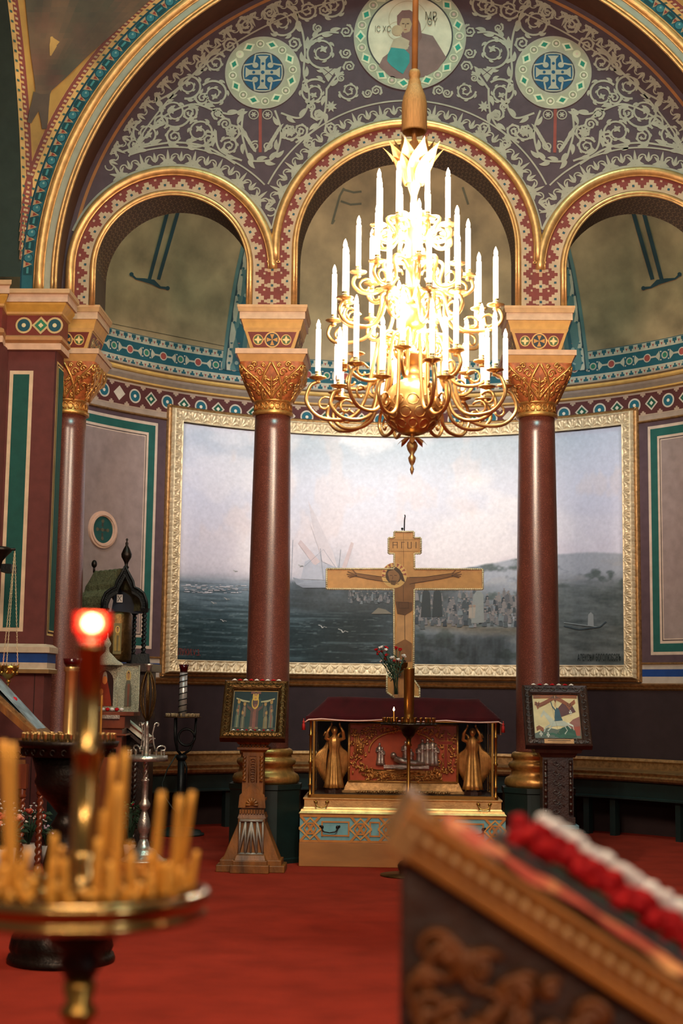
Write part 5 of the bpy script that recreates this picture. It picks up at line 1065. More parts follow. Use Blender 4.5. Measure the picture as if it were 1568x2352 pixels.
# --- carved stand with the dark icon (in front of the near column)
Yl = 12.95; t = thing('icon_stand', 'ornate carved wooden stand holding a dark icon in a bronze-brown frame, flared foot', 'icon stand', (P(580, 1900, Yl).x, Yl, 0))
zl = lambda y: P(580, y, Yl-.15).z
b = MB(); b.box((0, 0, .035), (.34, .5, .07)); b.box((0, 0, .03), (.60, .34, .06)); b.box((0, 0, .085), (.30, .44, .04)); b.box((0, 0, .08), (.54, .30, .05)); b.frus((0, 0, .10), (.28, .40), (.25, .36), .05); b.frus((0, 0, .10), (.50, .26), (.24, .22), .32); b.box((0, 0, .30), (.24, .24, .32)); obj('foot', b, 'wood_carved', t, .006)
b = MB(); F_ = lambda pts, r_=.012: b.tube([(x, -.135-.0, z) for x, z in pts], r_, 4)
for x in (-.105, -.052, 0, .052, .105): F_([(x*1.0, .16), (x*.95, .43)], .009)
F_([(-.105, .16), (-.05, .43)]); F_([(.105, .16), (.05, .43)]); F_([(-.05, .16), (0, .43)]); F_([(.05, .16), (0, .43)]); F_([(-.11, .155), (.11, .155)]); F_([(-.10, .44), (.10, .44)]); obj('silvered_lattice', b, 'silver_wood', t)
b = MB(); b.frus((0, 0, .46), (.25, .24), (.22, .22), .04); b.frus((0, 0, .50), (.19, .19), (.18, .18), .58); b.box((0, 0, .62), (.23, .21, .02))
b.add([(x, y, z) for y in (-.12, -.09) for x, z in ((-.12, .55), (.12, .55), (.11, .66), (0, .76), (-.11, .66))], [(0, 1, 2, 3, 4), (9, 8, 7, 6, 5)]+[(i, (i+1) % 5, 5+(i+1) % 5, 5+i) for i in range(5)])
for k_ in range(7): an_ = pi*k_/6; b.tube([(0, -.125, .575), (.055*cos(an_), -.128, .575+.06*sin(an_))], [.006, .013], 6)
for k_ in range(9): b.frus((-.10+.025*k_, -.115, .50), (.016, .02), (.016, .02), .035)
for sx in (-1, 1): twist_col(b, sx*.075, -.105, .78, 1.0, .017, 3, 40)
for k_ in range(9): z = .79+.022*k_; b.tube([(.02*cos(i*.8)*(1 if k_ % 2 else -1), -.10, z+.012*sin(i*.8)) for i in range(8)], .004, 5)
b.tube([(-.035, -.097, .77), (-.035, -.097, 1.0), (.035, -.097, 1.0), (.035, -.097, .77)], .005, 5)
for w0, w1, z0, z1 in ((.20, .24, 1.03, 1.055), (.28, .28, 1.055, 1.075), (.24, .24, 1.075, 1.10), (.26, .34, 1.10, 1.15), (.34, .34, 1.15, 1.165)): b.frus((0, 0, z0), (w0, w0*.9), (w1, w1*.9), z1-z0)
for k_ in range(9): b.ball((-.11+.0275*k_, -.118, 1.087), .011, 6, 5)
for k_ in range(6): b.tube([(-.11+.044*k_, -.11, 1.10), (-.115+.046*k_, -.13, 1.125), (-.12+.048*k_, -.155, 1.15)], [.008, .012, .006], 6)
obj('pedestal', b, 'wood_carved', t)
hI = .62; icon_frame(t, .575, hI, .085, .62, 1.13, -.20, 'brass_dark', paint_veil)
ptop = Vector((0, -.20, 1.13))+Vector((0, sin(.62)*hI, cos(.62)*hI))
flower_heads(t.location.x, Yl+ptop.y, ptop.z, lambda k_: 'small %s flower head lying along the top edge of the bronze-brown icon frame' % ('white' if k_ % 2 == 0 else 'red'), [(-.20+.05*k_, -.052, .022) for k_ in range(9)], 'flower heads on the top of the dark icon')
flower_heads(t.location.x, Yl-.20+.10*sin(.62)-.045, 1.13+.10*cos(.62)+.01, lambda k_: 'tiny %s flower head along the lower edge of the dark icon picture' % ('white' if k_ % 2 == 0 else 'red'), [(-.17+.038*k_, 0, 0) for k_ in range(10)], 'flower heads below the dark icon', .011)
# --- dark stand with the horseman icon
Yr = 13.1; t = thing('icon_stand', 'black carved wooden stand holding an icon of a horseman draped with striped ribbons', 'icon stand', (P(1278, 1900, Yr).x, Yr, 0))
b = MB()
for w0, w1, z0, z1 in ((.46, .46, 0, .07), (.42, .36, .07, .12), (.34, .34, .12, .24), (.38, .38, .24, .27), (.34, .30, .27, .36), (.34, .34, .36, .39)): b.frus((0, 0, z0), (w0, w0*.8), (w1, w1*.8), z1-z0)
b.box((0, 0, .74), (.27, .24, .64)); 
for w0, w1, z0, z1 in ((.30, .30, .44, .50), (.30, .34, 1.02, 1.06), (.40, .44, 1.06, 1.12)): b.frus((0, 0, z0), (w0, w0*.85), (w1, w1*.85), z1-z0)
for sx in (-1, 1):
    b.tube([(sx*.11, -.13, .52), (sx*.11, -.13, 1.0)], .016, 8)
    for k_ in range(8): b.ball((sx*.11, -.14, .55+.06*k_), .019, 8, 6)
for k_ in range(11): d = 1 if k_ % 2 else -1; b.tube([(.02*d+.035*(1-.07*i)*cos(i*.6), -.125, .55+.042*k_+.025*(1-.07*i)*sin(i*.6)*d) for i in range(12)], .0045, 5)
obj('pedestal', b, 'wood_dark', t, 0)
def tr(name, z, w_, d_, m): b_ = MB(); b_.box((0, 0, z), (w_, d_, .035)); obj(name, b_, m, t, .004)
tr('painted_strip', .415, .36, .29, 'slate_blue')
M = icon_frame(t, .585, .64, .085, .60, 1.10, -.20, 'wood_dark', paint_rider, True)
b = MB(); b.M = M; a = Art(b, lambda u, v, o: (u, -.060-o, v)); a.rect(-.125, .018, .125, .058, '#a87a4c', 1); a.rib([(-.10, .045), (.10, .045)], .006, '#3c2818', 2); a.rib([(-.06, .03), (.06, .03)], .003, '#5c4228', 2); b.box((0, -.057, .038), (.26, .006, .046), '#a87a4c'); obj('caption_plate', b, 'painted_panel', t)
ptop = Vector((0, -.20, 1.10))+Vector((0, sin(.60)*.64, cos(.60)*.64))
flower_heads(t.location.x, Yr+ptop.y, ptop.z, lambda k_: '%s carnation head laid along the top edge of the horseman icon' % ('white' if k_ % 2 == 0 else 'red'), [(-.19+.057*k_, -.052, .022) for k_ in range(7)], 'carnations on the horseman icon', .018)
# ================================================================== CANDLE STANDS
def cups(par, z, rings, m, r=.010, h=.028, name='candle_cup'):
    for rad, n_ in rings:
        for k_ in range(n_):
            a_ = 2*pi*k_/n_+rad*9; b = MB(); b.lathe([(r*.5, 0), (r*.55, h*.3), (r, h*.4), (r*.85, h*.9), (r*1.1, h), (r*.7, h), (r*.65, h*.6)], 10, (rad*cos(a_), rad*sin(a_), z)); obj(name, b, m, par)
# brass stand in front of the shrine
Yc = 12.75; q_ = P(937, 1900, Yc); t = thing('candle_stand', 'slender brass candle stand with a thick central tube right before the shrine', 'candle stand', (q_.x, Yc, 0)); zt_ = lambda y: P(937, y, Yc).z
b = MB(); zz_ = zt_(1662); b.lathe([(.24, 0), (.24, .012), (.08, .018), (.075, .04), (.085, .06), (.09, .09), (.07, .12), (.04, .135), (.045, .15), (.028, .165), (.02, .2)], 32); obj('foot', b, 'brass_dark', t)
b = MB(); b.lathe([(.016, .2), (.016, .60), (.03, .615), (.05, .64), (.045, .665), (.02, .69), (.03, .71), (.018, .73), (.016, .95), (.017, zz_-.2), (.03, zz_-.19), (.02, zz_-.17), (.022, zz_-.13)], 24); obj('pole', b, 'brass', t)
b = MB(); b.lathe([(.022, zz_-.13), (.05, zz_-.10), (.07, zz_-.05), (.10, zz_-.02), (.245, zz_-.012), (.25, zz_), (.24, zz_+.002), (.04, zz_+.004)], 40); obj('tray', b, 'bronze_black', t)
b = MB(); zt2 = zt_(1535); b.lathe([(.05, zz_), (.055, zz_+.02), (.04, zz_+.04), (.046, zz_+.05), (.038, zz_+.07), (.044, zz_+.09), (.048, zt2-.01), (.05, zt2), (.03, zt2)], 28); obj('central_tube', b, 'brass', t)
cups(t, zz_+.002, ((.225, 26), (.17, 18)), 'brass', .011, .05)
def thin_candle(loc, h, r, label, grp=None, lit=False, lean=(0, 0), m='candle_wax_honey'):
    t = thing('candle', label, 'candle', loc, 0, grp); b = MB(); b.tube([(lean[0]*i/6, lean[1]*i/6, h*i/6) for i in range(7)], [r, r*.98, r*.96, r*.94, r*.9, r*.85, r*.7], 10); obj('wax', b, m, t)
    b = MB(); b.tube([(lean[0], lean[1], h-.002), (lean[0]+.001, lean[1], h+.008)], .001, 5); obj('wick', b, 'black_iron', t)
    if lit: b = MB(); b.lathe([(0, .004), (.006, .01), (.0075, .018), (.004, .03), (0, .042)], 10, (lean[0], lean[1], h)); obj('flame', b, 'flame', t)
    return t
q2 = P(904, 1662, Yc-.2); thin_candle((q2.x, Yc-.19, zz_+.02), .085, .005, 'the one short lit candle on the tray before the shrine', None, True)
# silver stand with open lantern top
Ys = 13.2; q_ = Pz(330, 1978, 0); Ys = q_.y; t = thing('candle_stand', 'tall silvery candle stand with a pierced tray, scroll brackets and open cage top', 'candle stand', (P(332, 1850, Ys).x, Ys, 0)); zt_ = lambda y: P(332, y, Ys).z
b = MB(); b.lathe([(.22, 0), (.22, .015), (.20, .02), (.17, .04), (.15, .06), (.13, .07), (.12, .10), (.09, .115), (.06, .13), (.05, .17), (.035, .2)], 36, twist=lambda a_, r, z: r*(1+(.05*cos(8*a_) if .02 < z < .08 else 0))); obj('foot', b, 'silver', t)
b = MB(); b.lathe([(.035, .2), (.04, .22), (.035, .24), (.05, .27), (.062, .32), (.05, .38), (.03, .44), (.025, .46), (.05, .49), (.055, .52), (.035, .55), (.03, .57), (.03, .72), (.04, .735), (.03, .75)], 28); z1 = zt_(1735); b.lathe([(.022, .75+(z1-.80)*i/40) for i in range(41)], 14, twist=lambda a_, r, z: r*(1+.22*cos(3*(a_-30*z)))); b.lathe([(.03, z1-.05), (.04, z1-.03), (.02, z1)], 20)
z2, z3 = zt_(1655), zt_(1540); b.lathe([(.03, z1), (.022, z1+.05), (.025, z1+.15), (.016, z1+.25), (.022, z1+.26), (.014, z1+.28), (.012, z2)], 20); obj('pole', b, 'silver', t); b = MB(); b.lathe([(.02, z3-.02), (.016, z3+.02), (.03, z3+.04), (.04, z3+.06), (.035, z3+.062)], 20); obj('top_socket', b, 'silver', t)
b = MB()
for k_ in range(8): a_ = 2*pi*k_/8; b.tube([((.012+.062*sin(pi*i/10)**.8)*cos(a_), (.012+.062*sin(pi*i/10)**.8)*sin(a_), z2+(z3-z2)*i/10) for i in range(11)], .006, 6)
b.tube([(0, 0, z2), (0, 0, z3)], .012, 8); obj('cage', b, 'brass_dark', t)
b = MB(); b.lathe([(.02, z1-.005), (.18, z1-.005), (.195, z1-.02), (.2, z1-.05), (.205, z1-.05), (.20, z1), (.17, z1+.002)], 40, twist=lambda a_, r, z: r*(1+(.012*cos(24*a_)))); obj('tray', b, 'silver', t)
cups(t, z1, ((.17, 16),), 'silver', .012, .05)
for k_ in range(3):
    a_ = 2*pi*k_/3+.35; b = MB(); pts = [(.15-.05*(1-.07*i)*cos(i*.55), z1+.06+.035*(1-.07*i)*sin(i*.55)) for i in range(10)][::-1]+[(.09, z1+.03), (.07, z1+.10), (.055, z1+.2), (.07, z1+.27)]+[(.095-.025*(1-.07*i)*cos(i*.55), z1+.28+.025*(1-.07*i)*sin(i*.55)) for i in range(9)]
    b.tube([(r*cos(a_), r*sin(a_), z) for r, z in pts], .008, 6); obj('scroll_bracket', b, 'silver', t)
# black iron stand with spiralled silver tube
Yk = 16.0; t = thing('candle_stand', 'black iron candle stand with a silver spiral-wrapped tube near the picture frame', 'candle stand', (P(415, 1800, Yk).x, Yk, 0)); zt_ = lambda y: P(418, y, Yk).z; z1 = zt_(1647)
b = MB(); b.lathe([(.27, 0), (.27, .02), (.24, .03), (.23, .05), (.16, .06), (.15, .08), (.05, .09)], 36); obj('foot', b, 'bench_green', t)
b = MB(); b.tube([(0, 0, .08), (0, 0, z1-.42)], .04, 10); b.tube([(.05, 0, .3), (.06, 0, z1-.55), (.02, -.01, z1-.45)], .012, 6); b.lathe([(.05, z1-.47), (.065, z1-.44), (.05, z1-.41)], 16)
for k_ in range(3): a_ = 2*pi*k_/3+.1; b.tube([(0, 0, z1-.42), (.09*cos(a_), .09*sin(a_), z1-.36), (.14*cos(a_), .14*sin(a_), z1-.24), (.15*cos(a_), .15*sin(a_), z1-.01)], .014, 8)
b.tube([(.05+.09*cos(s_), 0, z1-.22+.09*sin(s_)) for s_ in np.linspace(0, 2*pi, 20)], .014, 8); obj('iron_pole', b, 'black_iron', t)
b = MB(); b.lathe([(.04, z1), (.20, z1-.005), (.21, z1), (.2, z1+.006), (.04, z1+.006)], 36); obj('tray', b, 'brass_dark', t); cups(t, z1+.005, ((.18, 22), (.12, 12)), 'gold_pale', .010, .035)
z2 = zt_(1545); b = MB(); b.lathe([(.045, z1+.005), (.042, z2)], 24); obj('silver_tube', b, 'silver_bright', t)
b = MB(); b.tube([(.047*cos(i*.4), .047*sin(i*.4), z1+.01+(z2-z1-.02)*i/110) for i in range(111)], .006, 5); obj('spiral_band', b, 'black_iron', t)
b = MB(); b.lathe([(.035, z2), (.045, z2+.05), (.055, z2+.09), (.05, z2+.09), (.03, z2+.03)], 20, twist=lambda a_, r, z: r*(1+.05*cos(10*a_))); obj('red_glass_cup', b, 'red_glass_dark', t)
b = MB(); b.tube([tuple(P(x, y, 15.9)) for x, y in ((405, 1733), (385, 1765), (372, 1800), (378, 1830), (395, 1855), (410, 1870))], .008, 5); tag(obj('cable', b, 'plinth_green'), 'thin pale cable hanging down beside the black iron candle stand', 'cable')
# large black stand on the left, red-topped brass column in its middle
Yb = Pz(140, 2208, 0).y; q_ = P(140, 2150, Yb); t = thing('candle_stand', 'big black bronze candle stand with a brass column and heavy domed foot', 'candle stand', (q_.x+.005, Yb, 0)); zt_ = lambda y: P(150, y, Yb).z; z1 = zt_(1702)
b = MB(); b.lathe([(.305, 0), (.31, .02), (.30, .045), (.285, .05), (.29, .09), (.28, .14), (.25, .185), (.21, .20), (.205, .215), (.21, .225), (.18, .245), (.16, .29), (.12, .33), (.10, .345)], 64, twist=lambda a_, r, z: r*(1+(.04*abs(cos(7*a_)) if .055 < z < .19 else 0))); obj('domed_foot', b, 'bronze_black', t)
b = MB(); b.lathe([(.10, .345), (.06, .355), (.07, .38), (.10, .45), (.12, .55), (.10, .66), (.06, .74), (.09, .77), (.07, .80), (.05, .84), (.10, .90), (.16, .96), (.19, 1.02), (.18, 1.06), (.21, z1-.09)], 48, twist=lambda a_, r, z: r*(1+(.05*cos(8*(a_-2*z)) if .4 < z < .7 else 0))); obj('baluster', b, 'bronze_black', t)
b = MB(); b.lathe([(.21, z1-.09), (.27, z1-.085), (.26, z1-.04), (.285, z1-.03), (.295, z1), (.28, z1+.002), (.05, z1+.003)], 56)
for k_ in range(26): a_ = 2*pi*k_/26; b.tube([(.272*cos(a_+.05*cos(s_)), .272*sin(a_+.05*cos(s_)), z1-.06+.016*sin(s_)) for s_ in np.linspace(0, 5, 8)], .004, 5)
obj('carved_tray', b, 'bronze_black', t)
b = MB(); z2 = zt_(1532); b.lathe([(.05, z1), (.045, z1+.02), (.038, z1+.03), (.036, z2-.03), (.045, z2-.02), (.04, z2-.01), (.046, z2)], 24, twist=lambda a_, r, z: r*(1+.05*cos(8*a_))); obj('brass_column', b, 'brass_bright', t)
b = MB(); b.lathe([(.03, z2), (.045, z2+.02), (.052, z2+.05), (.047, z2+.05), (.03, z2+.02)], 20); obj('red_glass_cup', b, 'red_glass_dark', t)
cups(t, z1+.002, ((.265, 34), (.20, 24), (.135, 14)), 'brass_bright', .012, .045)
q2 = P(231, 1700, Yb-.1); thin_candle((q2.x, Yb-.1, z1+.01), .26, .006, 'thin unlit honey candle standing in the big black bronze stand')
# ================================================================== LEFT SIDE: SHRINE, LECTERNS, LAMP, FLOWERS
Yq = 14.55; X0 = P(292, 1500, Yq).x; zq = lambda y: P(292, y, Yq).z
can = thing('canopy_shrine', 'dark metal canopy shrine with scaled roof, pointed arch and twisted columns behind the column', 'canopy shrine', (X0, Yq, 0))
hw = pxm(Yq, 243, 345)/2; zA, zB, zC = zq(1525), zq(1400), zq(1318)
og = [(-hw, zB), (-hw*1.0, zB+.07), (-hw*.86, zB+.15), (-hw*.62, zB+.19), (-hw*.42, zB+.21), (-hw*.36, zB+.27), (-hw*.18, zB+.34), (0, zC+.06)]; og = og+[(-x, z) for x, z in og[::-1][1:]]
inn = [(x*.76, zB+(z-zB)*.80-.02) for x, z in og]
b = MB()
for y0, y1 in ((-.24, -.19),):
    vs_ = [(x, y, z) for (x, z), (u, v) in zip(og, inn) for x, y, z in ((x, y0, z), (u, y0, v), (u, y1, v), (x, y1, z))]
    b.add(vs_, [(4*i+m, 4*i+(m+1) % 4, 4*i+4+(m+1) % 4, 4*i+4+m) for i in range(len(og)-1) for m in range(4)])
b.tube([(x, -.25, z) for x, z in og], .014, 6)
for k_ in range(len(og)-1):
    for j_ in range(4): f = j_/4; x = (og[k_][0]+(og[k_+1][0]-og[k_][0])*f)*.88; z = zB+((og[k_][1]+(og[k_+1][1]-og[k_][1])*f)-zB)*.90; b.tube([(x+.012*cos(s_), -.245, z+.012*sin(s_)) for s_ in np.linspace(0, 5, 7)], .004, 4)
obj('ogee_arch', b, 'black_iron', can)
b = MB(); b.lathe([(.02, zC+.03), (.03, zC+.05), (.015, zC+.07), (.022, zC+.10), (.05, zC+.15), (.055, zC+.18), (.035, zC+.23), (.012, zC+.27), (.016, zC+.29), (.006, zC+.31), (.014, zC+.33), (0, zC+.345)], 16, (0, -.21, 0)); obj('finial', b, 'bronze_black', can)
b = MB(); LD = .52
def roof(s, t):
    i = s*(len(og)-1); k_ = min(int(i), len(og)-2); f = i-k_; x = og[k_][0]+(og[k_+1][0]-og[k_][0])*f; z = og[k_][1]+(og[k_+1][1]-og[k_][1])*f; rip = .008*abs(sin(s*40))*abs(sin(t*22))
    return (x*1.03-.42*t, -.19+.45*t, z-.03*0+rip-.02)
b.grid(roof, 84, 30); obj('scaled_roof', b, 'roof_scale', can)
b = MB(); b.tube([(-.42, .26, zC+.03), (-.42, .26, zC+.1)], .012, 8); b.ball((-.42, .26, zC+.12), .03, 10, 8, (1, 1, 1.4)); obj('rear_finial', b, 'bronze_black', can)
for x, y in ((-1, -.22), (1, -.22), (-1.75, .24), (.1, .24)):
    b = MB(); twist_col(b, x*hw*.9, y, zA+.10, zB-.03, .028, 5, 60, .3); b.frus((x*hw*.9, y, zB-.04), (.06, .06), (.085, .085), .04); b.frus((x*hw*.9, y, zA), (.12, .12), (.10, .10), .10); obj('twisted_column', b, 'black_iron', can)
b = MB(); b.box((-.12, 0, zA-.04), (hw*2+.4, .6, .08)); b.box((-.12, .02, (zA-.08)/2), (hw*2+.3, .5, zA-.08)); obj('base_block', b, 'wood_dark', can)
b = MB(); b.add([(-hw*.8, .0, zB-.04), (hw*.8, .0, zB-.04), (hw*.66, 0, zB+.17), (0, 0, zC-.08), (-hw*.66, 0, zB+.17)], [(0, 1, 2, 3, 4)]); obj('dark_back_panel', b, 'dark_navy', can)
b = MB(); a = Art(b, lambda u, v, o: (u, -.02-o, v)); xx = -.09; a.rect(xx-.03, zB+.07, xx+.03, zB+.15, '#c9c2bd', 1); a.rib([(xx-.02, zB+.08), (xx+.02, zB+.14)], .006, '#4a4640', 2); a.rib([(xx+.02, zB+.08), (xx-.02, zB+.14)], .006, '#4a4640', 2); obj('paper_note', b, 'painted_panel', can)
b = MB(); b.lathe([(.14, zA+.02), (.155, zA+.05), (.16, zB-.06), (.14, zB-.03), (.02, zB-.02)], 32, (-.12, .02, 0)); rl = obj('reliquary_drum', b, 'brass_dark', can)
b = MB(); a = Art(b, lambda u, v, o: (-.12+(.163+o)*sin(u), .02-(.163+o)*cos(u), v)); a.e = .0015
zm = (zA+zB)/2-.15; a.rib([(.25, zm-.03), (.25, zm+.28)], .5, '#6a5a30', 1); saint(a, .25, zm, .26, '#8a6a2c', '#5a4a22', '#c09a4a', 3.5); obj('painted_saint', b, 'painted_panel', rl)
# silver icon triptych in front of it
Yt = 13.9; tr_ = thing('silver_icon_case', 'two-leaf silver-covered icon case with a domed top beside the twisted canopy columns', 'icon', (P(262, 1600, Yt).x, Yt, 0)); zt_ = lambda y: P(262, y, Yt).z; ppm = 1/pxm(Yt, 0, 1)
def leafp(name, x0, x1, y0, y1, rot, paint, y_off=0):
    w_ = (x1-x0)/ppm; h_ = zt_(y0)-zt_(y1); cx = (x0+x1)/2; c = ((cx-262)/ppm, y_off, zt_(y1)); M = Matrix.Translation(c) @ Matrix.Rotation(rot, 4, 'Z'); b = MB(); b.M = M
    b.box((0, 0, h_/2), (w_, .03, h_)); b.tube([(-w_/2, -.02, 0), (w_/2, -.02, 0), (w_/2, -.02, h_), (-w_/2, -.02, h_), (-w_/2, -.02, 0)], .007, 5); p_ = obj(name, b, 'silver_relief', tr_)
    b = MB(); b.M = M; a = Art(b, lambda u, v, o: (u*w_/2, -.017-o, v*h_)); paint(a); obj('painted_icon', b, 'painted_panel', p_)
def mother(a):
    a.poly([(-.7, .1), (.7, .1), (.7, .65)]+[(.7*cos(s_), .65+.25*sin(s_)) for s_ in np.linspace(0, pi, 12)], '#2a1410', 1); a.poly([(-.55, .1), (-.6, .35), (-.3, .6), (0, .8), (.25, .62), (.5, .3), (.6, .1)], '#7a2816', 2); a.disc((0, .68), .09, '#c9763a', 3, 16, 2.2); a.disc((-.25, .42), .07, '#c9763a', 3, 14, 2.2); a.poly([(-.5, .12), (-.4, .36), (-.1, .36), (-.05, .12)], '#a8562a', 2.6); a.ring((0, .68), .1, .2, '#8a8272', 1.5)
def figure(a): saint(a, 0, .12, .8, '#4e4a3c', '#6a3a28', '#a5874a', 2.0)
leafp('centre_leaf', 212, 270, 1530, 1632, -.1, mother); leafp('side_leaf', 270, 318, 1528, 1634, .12, figure, .0)
b = MB(); ztp = zt_(1528); b.lathe([(.16, 0), (.15, .02), (.10, .05), (.06, .09), (.02, .13), (.015, .17), (.03, .19), (.035, .21), (.02, .24), (.006, .27), (.004, .31)], 20, (-.08, 0, ztp)); obj('domed_top', b, 'silver_relief', tr_)
b = MB(); zz = zt_(1634); b.box((-.03, .05, zz-.02), (.50, .35, .04)); b.box((-.05, .05, zz-.10), (.36, .3, .12)); b.box((-.05, .06, (zz-.16)/2), (.30, .26, zz-.16)); b.box((-.05, .06, .04), (.4, .34, .08)); b.box((-.05, .05, zz-.22), (.38, .3, .02)); obj('wooden_stand', b, 'wood_red', tr_, .005)
b = MB(); b.box((.0, -.125, zz-.05), (.17, .01, .035)); obj('name_plate', b, 'silver', tr_)
for k_ in range(5): 
    b = MB(); b.ball((-.09+.045*k_, -.08, zz+.02), .022, 8, 6, (1, 1, .8), '#c9bcb4' if k_ % 2 == 0 else '#a5161c'); o = obj('bead', b, 'petal'); o.location = tr_.location; tag(o, 'small %s bead-like flower bud at the foot of the silver icon case' % ('white' if k_ % 2 == 0 else 'red'), 'flower', 'flower buds at the silver icon case')
# sloping book stand
Yo = 14.1; bs_ = thing('book_stand', 'dark twisted-post lectern carrying an open red-brown book behind the silvery candle stand', 'lectern', (P(305, 1700, Yo).x, Yo, 0)); zt_ = lambda y: P(305, y, Yo).z
ctr = [((275, 1662), (330, 1712)), ]
def slope(t, m, w0, p0, p1, dep, thick, name, Y, par, c=None):   # board sloping down along x between two photo points, dep deep in y
    A_, B_ = P(*p0, Y), P(*p1, Y); A_ = A_-t.location; B_ = B_-t.location; d = (B_-A_).normalized(); n_ = Vector((-d.z, 0, d.x))
    b = MB(); vs_ = [(q_+n_*h).to_tuple() for q_ in (A_, B_) for h in (0, thick)]
    vs_ = [(x, y+yy, z) for yy in (0, dep) for x, y, z in vs_]; b.add(vs_, [(0, 1, 3, 2), (4, 6, 7, 5), (0, 4, 5, 1), (2, 3, 7, 6), (1, 5, 7, 3), (0, 2, 6, 4)], c); return obj(name, b, m, par)
slope(bs_, 'wood_dark', 0, (272, 1668), (335, 1722), .34, .03, 'sloping_top', Yo, bs_)
b = MB(); 
for y in (.03, .3):
    twist_col(b, .02, y, .12, zt_(1728), .028, 8, 90, .3)
b.box((.02, .16, .05), (.3, .5, .06)); b.ball((.02, .03, .09), .04, 10, 8); obj('twisted_post', b, 'wood_dark', bs_)
bk = thing('open_book', 'thick red-brown book lying on the dark sloping lectern behind the silvery stand', 'book', tuple(bs_.location))
slope(bk, 'paper', 0, (277, 1660), (338, 1709), .30, .055, 'page_block', Yo+.02, bk); o = slope(bk, 'wood_red', 0, (281, 1652), (343, 1700), .315, .012, 'book_cover', Yo+.012, bk)
# icon lectern at far left, twisted red-brown legs
Ye = 12.2; lec = thing('icon_lectern', 'sloping wooden lectern with twisted red-brown legs under the pale blue icon', 'lectern', (P(60, 1900, Ye).x, Ye, 0))
slope(lec, 'wood_carved', 0, (-60, 1580), (102, 1722), .50, .05, 'sloping_top', Ye-.25, lec)
ic = thing('gilt_framed_icon', 'pale blue icon in a gilt frame lying on the sloping twisted-leg lectern', 'icon', tuple(lec.location))
slope(ic, 'gold_old', 0, (-50, 1566), (95, 1703), .42, .04, 'frame', Ye-.22, ic); slope(ic, 'black_iron', 0, (-40, 1560), (88, 1690), .36, .02, 'dark_rebate', Ye-.19, ic)
b = slope(ic, 'icon_blue', 0, (-28, 1554), (84, 1676), .30, .012, 'icon_panel', Ye-.16, ic)
b = MB(); zt_ = lambda y: P(70, y, Ye).z
for x, y in ((-.0, -.18), (.07, .16), (-.65, -.18), (-.65, .16)):
    b = MB(); twist_col(b, x, y, .08, zt_(1830), .032, 5, 90, .28); b.lathe([(.02, 0), (.03, .02), (.034, .05), (.025, .08)], 14, (x, y, 0))
    zt3 = zt_(1830); b.lathe([(.024, zt3), (.036, zt3+.02), (.026, zt3+.04), (.034, zt3+.07), (.024, zt3+.09)], 14, (x, y, 0)); b.box((x, y, zt3+.18), (.075, .075, .20)); obj('leg', b, 'wood_red', lec)
b = MB(); zt3 = zt_(1760); b.box((-.32, -.15, zt3), (.66, .03, .12)); b.box((-.32, -.15, zt3+.16), (.66, .025, .16))
for k_ in range(12): x = -.05-.05*k_; b.tube([(x+.022*cos(s_), -.172, zt3+.1+.03*sin(s_)) for s_ in np.linspace(0, 6.3, 10)], .006, 5)
obj('carved_apron', b, 'wood_carved', lec)
for k_ in range(3):
    b = MB(); p_ = P(2+k_*8, 1607, Ye-.2); b.ball((0, 0, 0), .03, 8, 6, (1, 1, .8), '#b5202a' if k_ % 2 == 0 else '#d8c8c0'); o = obj('rose', b, 'petal'); o.location = (p_.x, Ye+.0, p_.z); tag(o, '%s flower head on the high end of the far-left lectern icon' % ('red' if k_ % 2 == 0 else 'white'), 'flower', 'flowers on the far left lectern')
# hanging oil lamp on chains and its bracket
Yw = 12.3; hb = P(34, 1262, Yw); t = thing('wall_bracket', 'dark carved wall bracket jutting from the green-striped pier', 'bracket', (P(8, 1300, Yw).x, Yw, hb.z))
b = MB(); b.lathe([(.01, -.22), (.03, -.18), (.05, -.10), (.09, -.05), (.12, -.02), (.13, .0), (.10, .02)], 20, (-.06, 0, 0)); b.tube([(-.05, 0, .0), (.05, -.01, .0), (.10, -.01, 0)], .012, 6); b.tube([(-.10, 0, .2), (-.10, .0, -.62)], .015, 6); b.tube([(-.06, 0, -.1), (-.07, 0, -.5)], .02, 6); obj('bracket_arm', b, 'bronze_black', t); b = MB(); b.box((0.02, .1, -.16), (.09, .2, .07)); obj('wall_block', b, 'black_iron', t)
ol_ = P(20, 1545, Yw); t = thing('hanging_lamp', 'small gilt hanging oil lamp with a glowing red rim on three chains', 'lamp', (ol_.x, Yw, ol_.z))
b = MB(); b.lathe([(0, -.115), (.008, -.11), (.01, -.10), (.005, -.09), (.02, -.08), (.022, -.07), (.008, -.055), (.03, -.05), (.06, -.02), (.075, .0), (.07, .02), (.078, .03), (.08, .06), (.07, .06), (.06, .02)], 24)
for k_ in range(8): a_ = 2*pi*k_/8; b.ball((.07*cos(a_), .07*sin(a_), .0), .018, 8, 6); b.tube([(.075*cos(a_), .075*sin(a_), .03), (.088*cos(a_), .088*sin(a_), .08)], [.01, .002], 5)
obj('lamp_bowl', b, 'brass', t); b = MB(); b.lathe([(.06, .02), (.066, .035), (.066, .05), (.02, .05)], 20); obj('red_glass', b, 'red_glow', t)
for k_ in range(3):
    a_ = 2*pi*k_/3+.5; b = MB(); top = Vector((hb.x-ol_.x, 0, hb.z-ol_.z)); bot = Vector((.075*cos(a_), .075*sin(a_), .06)); n_ = 60
    for i in range(n_):
        c = bot+(top-bot)*(i+.5)/n_; b.tube([(c.x+.005*cos(s_)*(i % 2), c.y+.005*cos(s_)*(1-i % 2), c.z+.012*sin(s_)) for s_ in np.linspace(0, 2*pi, 7)], .0018, 4)
    obj('chain', b, 'gold_pale', t)
